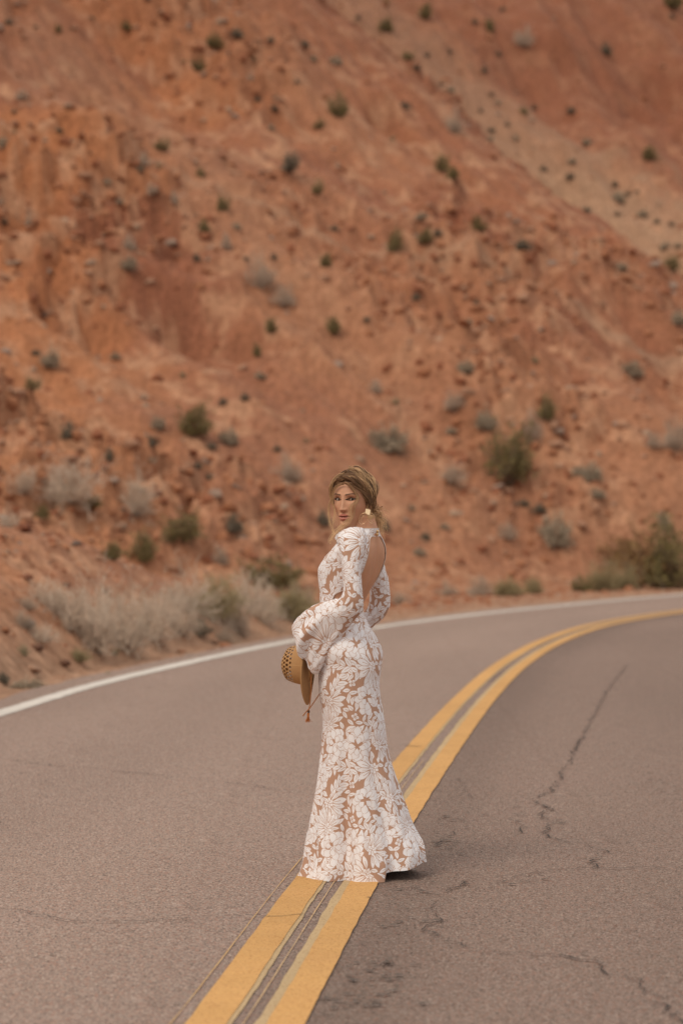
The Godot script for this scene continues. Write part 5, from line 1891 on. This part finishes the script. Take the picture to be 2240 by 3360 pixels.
# shrubs: x, metres ahead, width, height, kind, label
var SHRUBS := [
	[-9.32, 67.75, 0.35, 0.24, "D", "small dark grey-green shrub above the round straw-coloured shrub near the upper left edge"],
	[-8.70, 68.95, 0.20, 0.14, "D", "tiny dark grey-green shrub above the round straw-coloured shrub near the upper left edge"],
	[-8.10, 69.30, 0.32, 0.32, "O", "small olive green bush left of the dim olive bush near the top left"],
	[-7.81, 70.05, 0.17, 0.12, "D", "tiny dark grey-green shrub left of the dim olive bush near the top left"],
	[-7.36, 71.20, 0.24, 0.16, "D", "tiny dark grey-green shrub left of the grey-topped dark shrub near the top, left of centre"],
	[-6.42, 71.75, 0.51, 0.42, "O", "dim olive bush near the top left"],
	[-3.12, 72.50, 0.63, 0.42, "D", "grey-topped dark shrub near the top, left of centre"],
	[-3.77, 71.65, 0.83, 0.60, "O", "dark green bush with a pale skirt near the top left"],
	[-4.19, 70.70, 0.61, 0.59, "O", "faded olive bush below the dark green one at top left"],
	[-2.11, 72.30, 0.36, 0.25, "D", "small dark grey-green shrub right of the grey-topped dark shrub near the top, left of centre"],
	[-1.15, 74.35, 0.49, 0.34, "D", "mid-sized dark grey-green shrub right of the grey-topped dark shrub near the top, left of centre"],
	[-0.88, 74.35, 0.43, 0.29, "G", "small grey-green shrub above and left of the big olive bush high up in the centre"],
	[-0.15, 75.20, 0.50, 0.44, "G", "grey-green shrub by the start of the pale gravel band"],
	[-2.62, 70.15, 0.41, 0.29, "P", "small pale grey leafless shrub below the grey-topped dark shrub near the top, left of centre"],
	[-1.30, 70.65, 0.23, 0.16, "D", "tiny dark grey-green shrub above the lone dark bush in the middle of the upper slope"],
	[-2.60, 71.40, 0.24, 0.21, "S", "tiny grass-like tuft left of the grey-green shrub by the start of the pale gravel band"],
	[-4.64, 70.80, 0.21, 0.18, "S", "tiny grass-like tuft below and right of the dim olive bush near the top left"],
	[-8.35, 63.20, 0.50, 0.46, "P", "round straw-coloured shrub near the upper left edge"],
	[-8.40, 62.15, 0.23, 0.16, "D", "tiny dark grey-green shrub above the pale ball-shaped shrub by the left edge"],
	[-8.18, 58.70, 0.39, 0.39, "G", "rounded shrub cut by the left edge, a sixth of the way down"],
	[-7.05, 60.60, 0.25, 0.17, "D", "small dark grey-green shrub left of the tall pale shrub in the upper left rocks"],
	[-7.34, 59.85, 0.22, 0.16, "P", "tiny pale grey leafless shrub above the pale ball-shaped shrub by the left edge"],
	[-6.22, 60.00, 0.17, 0.12, "D", "tiny dark grey-green shrub left of the tall pale shrub in the upper left rocks"],
	[-4.63, 62.05, 0.51, 0.43, "O", "dark bush in the sandy chute on the upper left"],
	[-4.94, 60.20, 0.40, 0.46, "P", "tall pale shrub in the upper left rocks"],
	[-4.97, 59.75, 0.27, 0.19, "D", "small dark grey-green shrub just below the tall pale shrub in the upper left rocks"],
	[-4.55, 60.60, 0.20, 0.18, "S", "tiny grass-like tuft just right of the tall pale shrub in the upper left rocks"],
	[-5.76, 59.15, 0.27, 0.18, "G", "small grey-green shrub below and left of the tall pale shrub in the upper left rocks"],
	[-4.11, 59.40, 0.34, 0.48, "P", "small pale grey leafless shrub a fifth of the way down at the left"],
	[-4.61, 58.90, 0.51, 0.38, "P", "flat pale shrub below the upper left rocks"],
	[-5.35, 58.45, 0.24, 0.17, "G", "small grey-green shrub left of the flat pale shrub below the upper left rocks"],
	[-8.13, 60.25, 0.17, 0.15, "S", "tiny grass-like tuft below the round straw-coloured shrub near the upper left edge"],
	[-2.40, 69.40, 0.29, 0.20, "D", "small dark grey-green shrub below the grey-topped dark shrub near the top, left of centre"],
	[-1.90, 69.55, 0.29, 0.20, "D", "small dark grey-green shrub left of the big olive bush high up in the centre"],
	[-1.92, 69.25, 0.34, 0.23, "D", "small dark grey-green shrub above the lone dark bush in the middle of the upper slope"],
	[-1.96, 67.70, 0.31, 0.21, "G", "small grey-green shrub left of the big olive bush high up in the centre"],
	[-0.68, 69.45, 0.43, 0.44, "O", "mid-sized olive green bush below the grey-green shrub by the start of the pale gravel band"],
	[-1.31, 62.95, 0.63, 0.69, "D", "lone dark bush in the middle of the upper slope"],
	[-2.93, 59.85, 0.42, 0.56, "O", "leaning olive bush left of the lone dark bush"],
	[-2.57, 59.15, 0.34, 0.23, "G", "small grey-green shrub above and right of the bright green bush above the rock ledge"],
	[-0.64, 62.40, 0.39, 0.56, "O", "mid-sized olive green bush above the olive bush in the centre of the slope"],
	[-3.55, 61.20, 0.35, 0.36, "O", "small olive green bush right of the tall pale shrub in the upper left rocks"],
	[-0.08, 70.30, 0.82, 1.03, "O", "big olive bush high up in the centre"],
	[-8.02, 57.00, 0.24, 0.17, "P", "small pale grey leafless shrub below the round straw-coloured shrub near the upper left edge"],
	[-7.29, 56.55, 0.45, 0.46, "P", "pale ball-shaped shrub by the left edge"],
	[-7.83, 56.20, 0.23, 0.16, "D", "small dark grey-green shrub just left of the pale ball-shaped shrub by the left edge"],
	[-7.09, 57.40, 0.19, 0.17, "S", "tiny grass-like tuft just above and right of the pale ball-shaped shrub by the left edge"],
	[-3.32, 58.65, 0.34, 0.49, "O", "bright green bush above the rock ledge"],
	[-2.75, 58.25, 0.41, 0.52, "P", "mid-sized pale grey leafless shrub just right of the bright green bush above the rock ledge"],
	[-5.00, 57.25, 0.52, 0.48, "P", "pale domed shrub on the left rock face"],
	[-0.19, 61.45, 0.31, 0.21, "D", "small dark grey-green shrub above the olive bush in the centre of the slope"],
	[-3.45, 57.65, 0.29, 0.20, "D", "small dark grey-green shrub below the bright green bush above the rock ledge"],
	[-0.41, 58.30, 0.46, 0.50, "O", "olive bush in the centre of the slope"],
	[-2.28, 57.75, 0.22, 0.15, "D", "tiny dark grey-green shrub below and right of the bright green bush above the rock ledge"],
	[-1.64, 58.10, 0.22, 0.15, "D", "tiny dark grey-green shrub left of the olive bush in the centre of the slope"],
	[-4.93, 55.95, 0.51, 0.45, "G", "second domed shrub down the left rock face"],
	[-3.17, 57.70, 0.24, 0.17, "P", "small pale grey leafless shrub below the bright green bush above the rock ledge"],
	[-1.94, 57.10, 1.18, 0.95, "P", "wide pale bush in the middle of the left slope"],
	[-1.32, 56.80, 0.82, 0.76, "P", "pale bush just right of and below the wide pale one"],
	[-1.63, 55.10, 0.39, 0.51, "O", "upright olive bush right of the rock ledge"],
	[-1.87, 54.15, 0.31, 0.45, "O", "small olive green bush below the wide pale bush in the middle of the left slope"],
	[-0.18, 56.05, 0.51, 0.61, "O", "olive bush straight above the hair of the woman"],
	[-6.42, 50.90, 0.27, 0.19, "D", "small dark grey-green shrub above the brownish shrub near the left edge"],
	[-6.10, 50.60, 0.52, 0.52, "G", "thick round shrub on the left slope"],
	[-4.99, 53.35, 0.31, 0.21, "G", "small grey-green shrub right of the thick round shrub on the left slope"],
	[-5.92, 46.35, 0.40, 0.34, "O", "brownish shrub near the left edge"],
	[-3.42, 52.40, 0.24, 0.21, "S", "small grass-like tuft above the wide bright green creosote on the left slope"],
	[-1.76, 53.10, 0.33, 0.22, "G", "mid-sized grey-green shrub below the upright olive bush right of the rock ledge"],
	[-4.12, 50.35, 0.25, 0.18, "P", "small pale grey leafless shrub right of the thick round shrub on the left slope"],
	[-2.49, 50.85, 0.29, 0.20, "D", "small dark grey-green shrub above the grey-green shrub touching the right of the wide creosote"],
	[-2.03, 50.85, 0.29, 0.20, "D", "small dark grey-green shrub below the upright olive bush right of the rock ledge"],
	[-3.02, 48.80, 1.06, 0.96, "O", "wide bright green creosote on the left slope"],
	[-3.69, 48.75, 0.40, 0.36, "G", "mid-sized grey-green shrub left of the wide bright green creosote on the left slope"],
	[-5.14, 45.50, 0.36, 0.43, "D", "dark leaning shrub on the lower left slope"],
	[-3.67, 46.70, 0.39, 0.34, "D", "mid-sized dark grey-green shrub above the tall hazy bush right of the huge grey one"],
	[-4.36, 45.55, 0.28, 0.34, "D", "mid-sized dark grey-green shrub above and right of the huge hazy grey bush at mid left"],
	[-2.59, 48.45, 0.30, 0.21, "D", "mid-sized dark grey-green shrub above the wide creosote above the dry roadside brush"],
	[-2.25, 49.10, 0.47, 0.46, "G", "grey-green shrub touching the right of the wide creosote"],
	[-1.33, 49.60, 0.25, 0.17, "D", "small dark grey-green shrub right of the grey-green shrub touching the right of the wide creosote"],
	[-2.78, 46.90, 0.25, 0.17, "D", "small dark grey-green shrub below the wide bright green creosote on the left slope"],
	[-2.46, 45.30, 0.21, 0.14, "D", "small dark grey-green shrub above and right of the wide creosote above the dry roadside brush"],
	[-1.06, 48.65, 0.81, 0.74, "P", "hazy pale shrub left of the head of the woman"],
	[-0.74, 50.25, 0.19, 0.16, "S", "tiny grass-like tuft right of the grey-green shrub touching the right of the wide creosote"],
	[-3.65, 46.20, 0.23, 0.16, "G", "small grey-green shrub below and left of the wide bright green creosote on the left slope"],
	[-4.80, 43.05, 1.66, 1.56, "B", "huge hazy grey bush at mid left"],
	[-5.64, 42.70, 0.80, 0.83, "B", "pale bush behind the cut bank at the left edge"],
	[-3.77, 44.15, 0.88, 1.26, "B", "tall hazy bush right of the huge grey one"],
	[1.79, 58.20, 0.34, 0.23, "D", "small dark grey-green shrub below and right of the tall olive bush just right of centre"],
	[0.59, 56.25, 0.23, 0.16, "D", "small dark grey-green shrub right of the olive bush straight above the hair of the woman"],
	[2.90, 55.40, 0.28, 0.19, "G", "small grey-green shrub above the grey shrub halfway down right of centre"],
	[3.24, 58.00, 0.22, 0.15, "D", "tiny dark grey-green shrub above the grey shrub halfway down right of centre"],
	[2.81, 54.15, 0.52, 0.40, "G", "grey shrub halfway down right of centre"],
	[4.52, 56.25, 0.26, 0.25, "S", "small bright green tuft on the smooth red slope"],
	[7.14, 59.80, 0.77, 0.59, "G", "broad grey shrub on the smooth red slope at right"],
	[4.50, 53.00, 0.57, 0.79, "O", "dark upright bush on the red slope at right"],
	[2.44, 52.85, 0.77, 0.53, "P", "large pale grey leafless shrub below the grey shrub halfway down right of centre"],
	[3.14, 52.45, 0.61, 0.54, "G", "grey-green shrub above the big round creosote"],
	[2.36, 52.50, 0.33, 0.22, "G", "mid-sized grey-green shrub left of the grey-green shrub above the big round creosote"],
	[0.98, 51.50, 1.12, 0.80, "G", "wide grey shrub above and right of the head of the woman"],
	[3.54, 51.40, 1.33, 1.68, "O", "big round creosote right of the woman"],
	[4.10, 52.80, 0.82, 0.85, "P", "pale brush behind the big round creosote"],
	[5.32, 51.75, 0.77, 0.55, "G", "rounded grey shrub on the right above the berm"],
	[5.45, 51.30, 0.42, 0.29, "G", "mid-sized grey-green shrub just below the rounded grey shrub on the right above the berm"],
	[2.28, 50.75, 0.84, 0.58, "P", "pale low shrub right of the head of the woman"],
	[8.53, 61.35, 0.46, 0.50, "G", "grey shrub cut by the right edge, a third of the way down"],
	[9.23, 67.90, 0.70, 0.63, "O", "green bush by the right edge at the foot of the gravel band"],
	[7.37, 53.45, 1.00, 0.80, "P", "pale brush cut by the right edge"],
	[6.89, 53.45, 0.66, 0.53, "P", "large pale grey leafless shrub just left of the pale brush cut by the right edge"],
	[7.31, 62.85, 0.39, 0.27, "G", "mid-sized grey-green shrub below the pale shrub low on the gravel band"],
	[0.76, 53.80, 0.45, 0.46, "P", "mid-sized pale grey leafless shrub left of the grey shrub halfway down right of centre"],
	[1.18, 53.50, 0.29, 0.25, "S", "small grass-like tuft below and left of the grey shrub halfway down right of centre"],
	[1.76, 96.90, 0.44, 0.45, "O", "small olive green bush left of the spreading grey shrub near the top, right of centre"],
	[3.32, 97.60, 0.81, 0.97, "O", "dark olive bush at the top edge, right of centre"],
	[1.70, 94.10, 0.82, 0.79, "O", "olive bush at the upper end of the gravel band"],
	[0.63, 94.00, 0.27, 0.19, "D", "tiny dark grey-green shrub above the big olive bush high up in the centre"],
	[2.53, 92.55, 0.57, 0.59, "O", "mid-sized olive green bush below the dark olive bush at the top edge, right of centre"],
	[6.09, 99.45, 0.62, 0.96, "O", "mid-sized olive green bush left of the spreading grey shrub near the top, right of centre"],
	[5.46, 99.50, 0.41, 0.28, "D", "small dark grey-green shrub left of the spreading grey shrub near the top, right of centre"],
	[6.87, 103.15, 0.43, 0.29, "D", "small dark grey-green shrub left of the round dark shrub alone near the top right"],
	[11.29, 103.15, 0.68, 0.68, "D", "round dark shrub alone near the top right"],
	[7.51, 99.25, 1.48, 1.11, "P", "spreading grey shrub near the top, right of centre"],
	[4.24, 95.60, 0.40, 0.27, "D", "small dark grey-green shrub above the pale bush on the lip beside the gravel band"],
	[3.31, 93.40, 0.39, 0.26, "D", "small dark grey-green shrub below the dark olive bush at the top edge, right of centre"],
	[6.36, 98.40, 0.45, 0.31, "D", "small dark grey-green shrub right of the big olive bush high up in the centre"],
	[5.63, 95.35, 0.39, 0.27, "D", "small dark grey-green shrub near the top at the right"],
	[3.46, 75.00, 1.09, 0.94, "P", "pale bush on the lip beside the gravel band"],
	[1.88, 74.60, 0.53, 0.36, "D", "mid-sized dark grey-green shrub left of the pale bush on the lip beside the gravel band"],
	[2.93, 71.00, 0.66, 0.79, "O", "olive bush below the lip, right of centre"],
	[3.08, 66.85, 0.55, 0.56, "O", "mid-sized olive green bush below the pale bush on the lip beside the gravel band"],
	[9.06, 95.65, 0.48, 0.32, "D", "small dark grey-green shrub above and left of the pale shrub low on the gravel band"],
	[7.70, 96.70, 0.36, 0.25, "D", "tiny dark grey-green shrub below the spreading grey shrub near the top, right of centre"],
	[5.78, 93.35, 0.31, 0.21, "D", "tiny dark grey-green shrub left of the round dark shrub alone near the top right"],
	[6.02, 93.05, 0.35, 0.24, "G", "tiny grey-green shrub below the spreading grey shrub near the top, right of centre"],
	[5.24, 91.55, 0.30, 0.21, "D", "tiny dark grey-green shrub right of the big olive bush high up in the centre"],
	[6.25, 91.30, 0.34, 0.23, "D", "tiny dark grey-green shrub right of the pale bush on the lip beside the gravel band"],
	[5.63, 90.55, 0.41, 0.28, "D", "small dark grey-green shrub right of the pale bush on the lip beside the gravel band"],
	[4.82, 78.70, 0.33, 0.22, "G", "small grey-green shrub above and right of the olive bush below the lip, right of centre"],
	[6.53, 90.85, 0.38, 0.26, "G", "small grey-green shrub right of the pale bush on the lip beside the gravel band"],
	[6.97, 92.60, 0.46, 0.47, "O", "small olive green bush below the spreading grey shrub near the top, right of centre"],
	[9.38, 92.40, 0.57, 0.39, "G", "mid-sized grey-green shrub left of the olive bush in the red gully at right"],
	[11.46, 90.30, 0.79, 0.85, "O", "olive bush in the red gully at right"],
	[8.49, 89.30, 0.44, 0.30, "G", "small grey-green shrub above and left of the pale shrub low on the gravel band"],
	[7.44, 89.25, 0.41, 0.28, "D", "small dark grey-green shrub left of the pale shrub low on the gravel band"],
	[8.39, 88.75, 0.44, 0.30, "D", "small dark grey-green shrub left of the olive bush in the red gully at right"],
	[10.06, 89.00, 0.44, 0.30, "D", "small dark grey-green shrub just above the pale shrub low on the gravel band"],
	[10.05, 87.85, 0.65, 0.58, "G", "pale shrub low on the gravel band"],
	[10.42, 88.20, 0.33, 0.22, "D", "tiny dark grey-green shrub below the round dark shrub alone near the top right"],
	[10.78, 88.25, 0.29, 0.20, "D", "tiny dark grey-green shrub just right of the pale shrub low on the gravel band"],
	[7.46, 73.85, 0.43, 0.29, "D", "small dark grey-green shrub right of the olive bush below the lip, right of centre"],
	[9.88, 86.80, 0.32, 0.22, "D", "tiny dark grey-green shrub just below the pale shrub low on the gravel band"],
	[10.85, 87.15, 0.58, 0.39, "G", "mid-sized grey-green shrub below and right of the pale shrub low on the gravel band"],
	[11.26, 86.45, 0.36, 0.24, "D", "small dark grey-green shrub below and right of the pale shrub low on the gravel band"],
	[11.78, 86.50, 0.32, 0.22, "D", "tiny dark grey-green shrub below and right of the pale shrub low on the gravel band"],
	[11.20, 84.05, 0.52, 0.36, "G", "mid-sized grey-green shrub below the olive bush in the red gully at right"],
	[11.64, 83.70, 0.42, 0.28, "G", "small grey-green shrub below and right of the pale shrub low on the gravel band"],
	[4.58, 61.55, 0.51, 0.39, "D", "dark shrub on the open slope right of centre"],
	[2.04, 62.35, 0.39, 0.26, "G", "mid-sized grey-green shrub above and right of the tall olive bush just right of centre"],
	[2.43, 61.30, 0.36, 0.24, "D", "small dark grey-green shrub right of the tall olive bush just right of centre"],
	[1.34, 60.65, 0.50, 0.84, "O", "tall olive bush just right of centre"],
	[2.07, 61.05, 0.61, 0.58, "O", "mid-sized olive green bush right of the tall olive bush just right of centre"],
	[3.62, 63.35, 0.55, 0.60, "O", "mid-sized olive green bush above the grey shrub halfway down right of centre"],
	[2.48, 80.15, 0.37, 0.25, "D", "small dark grey-green shrub above the olive bush below the lip, right of centre"],
	[3.58, 79.50, 0.40, 0.27, "G", "small grey-green shrub above the pale bush on the lip beside the gravel band"],
	[15.44, 112.65, 1.40, 1.51, "O", "near-black bush in the top right corner"],
	[15.19, 111.60, 0.51, 0.35, "D", "small dark grey-green shrub just below the near-black bush in the top right corner"],
	[1.52, 71.65, 0.24, 0.21, "S", "tiny grass-like tuft above and left of the olive bush below the lip, right of centre"],
	[3.77, 91.70, 0.27, 0.18, "D", "tiny dark grey-green shrub above the pale bush on the lip beside the gravel band"],
	[1.68, 48.95, 0.34, 0.24, "D", "mid-sized dark grey-green shrub below the pale low shrub right of the head of the woman"],
	[0.89, 48.55, 0.28, 0.31, "D", "dark shrub touching the back of the hair of the woman"],
	[2.11, 49.40, 0.27, 0.18, "G", "small grey-green shrub below the pale low shrub right of the head of the woman"],
	[1.44, 49.45, 0.18, 0.13, "G", "tiny grey-green shrub below and left of the big round creosote right of the woman"],
	[3.42, 49.90, 0.62, 0.50, "P", "large pale grey leafless shrub below the big round creosote right of the woman"],
	[4.48, 50.25, 0.81, 0.94, "G", "tall grey bush right of the woman by the bend"],
	[3.85, 50.85, 0.29, 0.20, "D", "small dark grey-green shrub below and right of the big round creosote right of the woman"],
	[4.15, 50.75, 0.50, 0.28, "D", "mid-sized dark grey-green shrub below and right of the big round creosote right of the woman"],
	[1.57, 48.35, 0.36, 0.25, "G", "mid-sized grey-green shrub below the pale low shrub right of the head of the woman"],
	[6.83, 51.25, 0.42, 0.56, "G", "upright shrub at the right edge above the roadside thicket"],
	[0.98, 40.35, 0.50, 0.29, "P", "large pale grey leafless shrub right of the broad grey bush left of the woman"],
	[1.94, 44.00, 0.55, 0.38, "P", "large pale grey leafless shrub left of the yellow-green brush in the roadside thicket"],
	[2.54, 44.10, 0.68, 0.55, "P", "pale low brush at the far edge of the bend"],
	[3.01, 44.05, 0.82, 0.54, "Y", "yellow brush at the far edge of the bend"],
	[3.57, 45.00, 0.56, 0.47, "Y", "large yellow-green brush right of the yellow brush at the far edge of the bend"],
	[4.58, 46.20, 0.57, 0.48, "O", "olive bush at the start of the roadside thicket"],
	[5.00, 46.70, 0.97, 0.81, "Y", "yellow-green brush in the roadside thicket"],
	[5.49, 47.20, 0.78, 0.66, "Y", "large yellow-green brush just right of the yellow-green brush in the roadside thicket"],
	[6.04, 47.95, 1.64, 1.60, "R", "large rusty bush in the roadside thicket at the right"],
	[6.57, 47.75, 1.48, 1.96, "O", "tall creosote cut by the right edge at the bend"],
	[5.93, 50.20, 1.56, 1.22, "R", "reddish bush behind the roadside thicket"],
	[-2.13, 43.20, 0.45, 0.41, "P", "mid-sized pale grey leafless shrub above the yellowish brush in the middle of the roadside row"],
	[-2.66, 27.90, 0.35, 0.31, "O", "green bush on top of the cut bank"],
	[-3.50, 42.30, 0.74, 0.80, "O", "leggy creosote right of the cut bank"],
	[-2.87, 43.25, 1.12, 0.74, "O", "wide creosote above the dry roadside brush"],
	[-4.48, 43.20, 0.55, 0.33, "O", "large olive green bush left of the tall hazy bush right of the huge grey one"],
	[-5.25, 42.30, 0.39, 0.38, "O", "mid-sized olive green bush below and left of the huge hazy grey bush at mid left"],
	[-3.77, 27.35, 0.32, 0.33, "B", "grey bush on the bank cut by the left edge"],
	[-2.03, 44.45, 0.55, 0.43, "D", "large dark grey-green shrub right of the wide creosote above the dry roadside brush"],
	[-0.35, 47.35, 0.43, 0.38, "D", "mid-sized dark grey-green shrub above the straw-green brush right beside the sleeve of the woman"],
	[-1.16, 43.20, 1.34, 0.81, "O", "brown-green creosote left of the sleeve of the woman"],
	[-1.14, 31.05, 1.05, 0.85, "B", "broad grey bush left of the woman"],
	[-0.66, 31.50, 0.85, 0.76, "Y", "straw-green brush right beside the sleeve of the woman"],
	[-0.42, 32.35, 0.47, 0.39, "Y", "large yellow-green brush just right of the straw-green brush right beside the sleeve of the woman"],
	[-1.57, 28.75, 0.95, 0.71, "Y", "yellowish brush in the middle of the roadside row"],
	[-1.64, 27.75, 0.40, 0.27, "D", "large dark grey-green shrub right of the big twiggy bush in the roadside row"],
	[-1.32, 28.25, 0.44, 0.35, "P", "small pale shrub nearest the white line left of the hat"],
	[-2.75, 24.10, 0.85, 0.94, "B", "tall twiggy bush at the left end of the roadside row"],
	[-2.48, 24.25, 0.79, 1.14, "B", "nearest grey bush beside the white line"],
	[-2.26, 25.10, 0.88, 1.15, "B", "second nearest grey bush beside the white line"],
	[-2.05, 26.20, 0.83, 1.08, "B", "big twiggy bush in the roadside row"],
	[-1.83, 27.20, 0.73, 0.86, "B", "twiggy bush at the right of the nearest grey bushes"],
	[-2.57, 23.55, 0.29, 0.21, "Y", "large yellow-green brush just below and left of the nearest grey bush beside the white line"],
	[-2.94, 22.30, 0.18, 0.16, "S", "green tuft on the bare dirt at the left"],
	[-2.98, 21.25, 0.18, 0.15, "D", "mid-sized dark grey-green shrub below and left of the nearest grey bush beside the white line"],
	[-2.76, 21.15, 0.39, 0.13, "G", "large grey-green shrub below the green tuft on the bare dirt at the left"],
	[-2.18, 22.50, 0.11, 0.10, "S", "small grass-like tuft below the nearest grey bush beside the white line"],
	[-3.08, 23.65, 0.34, 0.18, "P", "large pale grey leafless shrub above the green tuft on the bare dirt at the left"],
	[-2.32, 24.65, 0.15, 0.13, "S", "mid-sized grass-like tuft just below and right of the nearest grey bush beside the white line"],
	[-1.21, 29.10, 0.36, 0.29, "P", "large pale grey leafless shrub below the broad grey bush left of the woman"],
	[-1.01, 30.40, 0.85, 0.67, "B", "low pale tangle in front of the broad grey bush left of the woman"],
	[-1.28, 29.15, 0.66, 0.53, "P", "pale low shrub under the straw-green brush, left of the hat"],
	[-1.84, 28.15, 0.86, 0.78, "B", "grey tangle behind the yellowish brush in the roadside row"],
	[-2.87, 23.10, 0.54, 0.35, "B", "low twiggy tangle on bare dirt at the left"],
	[-3.03, 23.05, 0.38, 0.22, "P", "large pale grey leafless shrub left of the nearest grey bush beside the white line"],
	[-0.61, 38.10, 0.71, 0.57, "P", "large pale grey leafless shrub near the road left of centre"],
	[-2.90, 24.25, 0.62, 0.49, "B", "pale tangle on the foot of the cut bank at the left"],
]

# rocks: x, metres ahead, width, flatness, colour, label
var ROCKS := [
	[-1.98, 26.25, 0.21, 0.45, [0.52, 0.32, 0.22], "flat pale slab below the dry brush, nearest the middle of the roadside row"],
	[-2.24, 25.10, 0.17, 0.60, [0.30, 0.12, 0.07], "dark red block at the foot of the second nearest grey bush"],
	[-2.65, 23.05, 0.15, 0.60, [0.24, 0.13, 0.09], "brown rock on bare dirt right of the pale boulder at the left"],
	[-3.00, 23.15, 0.15, 0.60, [0.33, 0.27, 0.24], "grey boulder among pale stones left of the twiggy bush"],
	[-2.86, 22.75, 0.13, 0.60, [0.24, 0.13, 0.09], "brown stone above the green tuft at the left"],
	[-1.77, 27.40, 0.13, 0.60, [0.52, 0.32, 0.22], "small pale stone at the edge of the grey brush"],
	[-1.58, 25.55, 0.20, 0.30, [0.33, 0.27, 0.24], "dark flat rock on the shoulder close to the white line"],
	[-1.32, 27.35, 0.19, 0.50, [0.45, 0.21, 0.12], "orange rock on the shoulder below the straw brush"],
	[-2.47, 24.25, 0.10, 0.80, [0.52, 0.32, 0.22], "upright pale stone at the foot of the nearest grey bush"],
	[-2.83, 22.20, 0.18, 0.40, [0.52, 0.32, 0.22], "wide pale boulder on the bare dirt at the left"],
	[-3.12, 22.40, 0.11, 0.60, [0.45, 0.21, 0.12], "orange stone at the left edge below the bank"],
	[-3.54, 27.00, 0.23, 0.60, [0.30, 0.12, 0.07], "red boulder on the crest of the cut bank at the left"],
	[-3.02, 27.55, 0.14, 0.50, [0.33, 0.27, 0.24], "grey stone on the face of the cut bank"],
	[-4.68, 43.00, 0.28, 0.60, [0.52, 0.32, 0.22], "pale boulder behind the crest of the cut bank"],
	[-2.57, 26.25, 0.11, 0.80, [0.24, 0.13, 0.09], "dark stone in the twigs of the roadside row"],
	[-1.47, 27.95, 0.13, 0.50, [0.52, 0.32, 0.22], "pale stone left of the orange rock on the shoulder"],
	[-5.85, 42.50, 0.23, 0.70, [0.45, 0.21, 0.12], "orange boulder at the left edge behind the bank"],
	[-2.89, 25.30, 0.14, 0.50, [0.45, 0.21, 0.12], "orange rock half buried in the cut bank"],
	[-3.18, 24.40, 0.15, 0.40, [0.30, 0.12, 0.07], "red slab on the lower face of the cut bank"],
	[-1.74, 26.35, 0.10, 0.50, [0.45, 0.21, 0.12], "small orange stone beside the dark flat rock on the shoulder"],
]

# hollows under ledges: x, metres ahead, radius, depth
var PITS := [Vector4(-6.74, 66.00, 0.40, 0.90), Vector4(-7.48, 57.60, 0.70, 0.80), Vector4(-7.15, 57.80, 0.50, 0.70), Vector4(-4.17, 58.25, 0.50, 0.70), Vector4(-3.87, 55.50, 0.50, 0.90), Vector4(-3.44, 55.75, 0.60, 0.80), Vector4(-5.43, 54.15, 0.40, 1.00), Vector4(-6.09, 53.55, 0.50, 0.90), Vector4(-3.65, 69.05, 0.50, 0.60), Vector4(0.67, 61.50, 0.50, 0.50), Vector4(-2.32, 54.85, 0.35, 0.80), Vector4(1.20, 73.55, 0.50, 0.50), Vector4(9.17, 98.85, 0.60, 0.70), Vector4(13.45, 101.65, 0.70, 0.80), Vector4(12.12, 99.05, 0.60, 0.70), Vector4(-5.38, 55.65, 0.40, 0.60), Vector4(-5.31, 55.40, 0.35, 0.60), Vector4(-5.31, 63.75, 0.40, 0.50), Vector4(-6.13, 54.80, 0.50, 0.60), Vector4(1.59, 73.20, 0.60, 0.40), Vector4(6.20, 77.45, 0.40, 0.40)]
# line of a sandy chute down the slope: x, metres ahead
var CHUTE := PackedVector2Array([Vector2(-8.49, 68.40), Vector2(-6.84, 68.60), Vector2(-5.20, 63.65), Vector2(-3.37, 61.50), Vector2(-2.36, 59.75), Vector2(-1.39, 57.50), Vector2(-0.24, 55.55), Vector2(1.03, 54.15)])
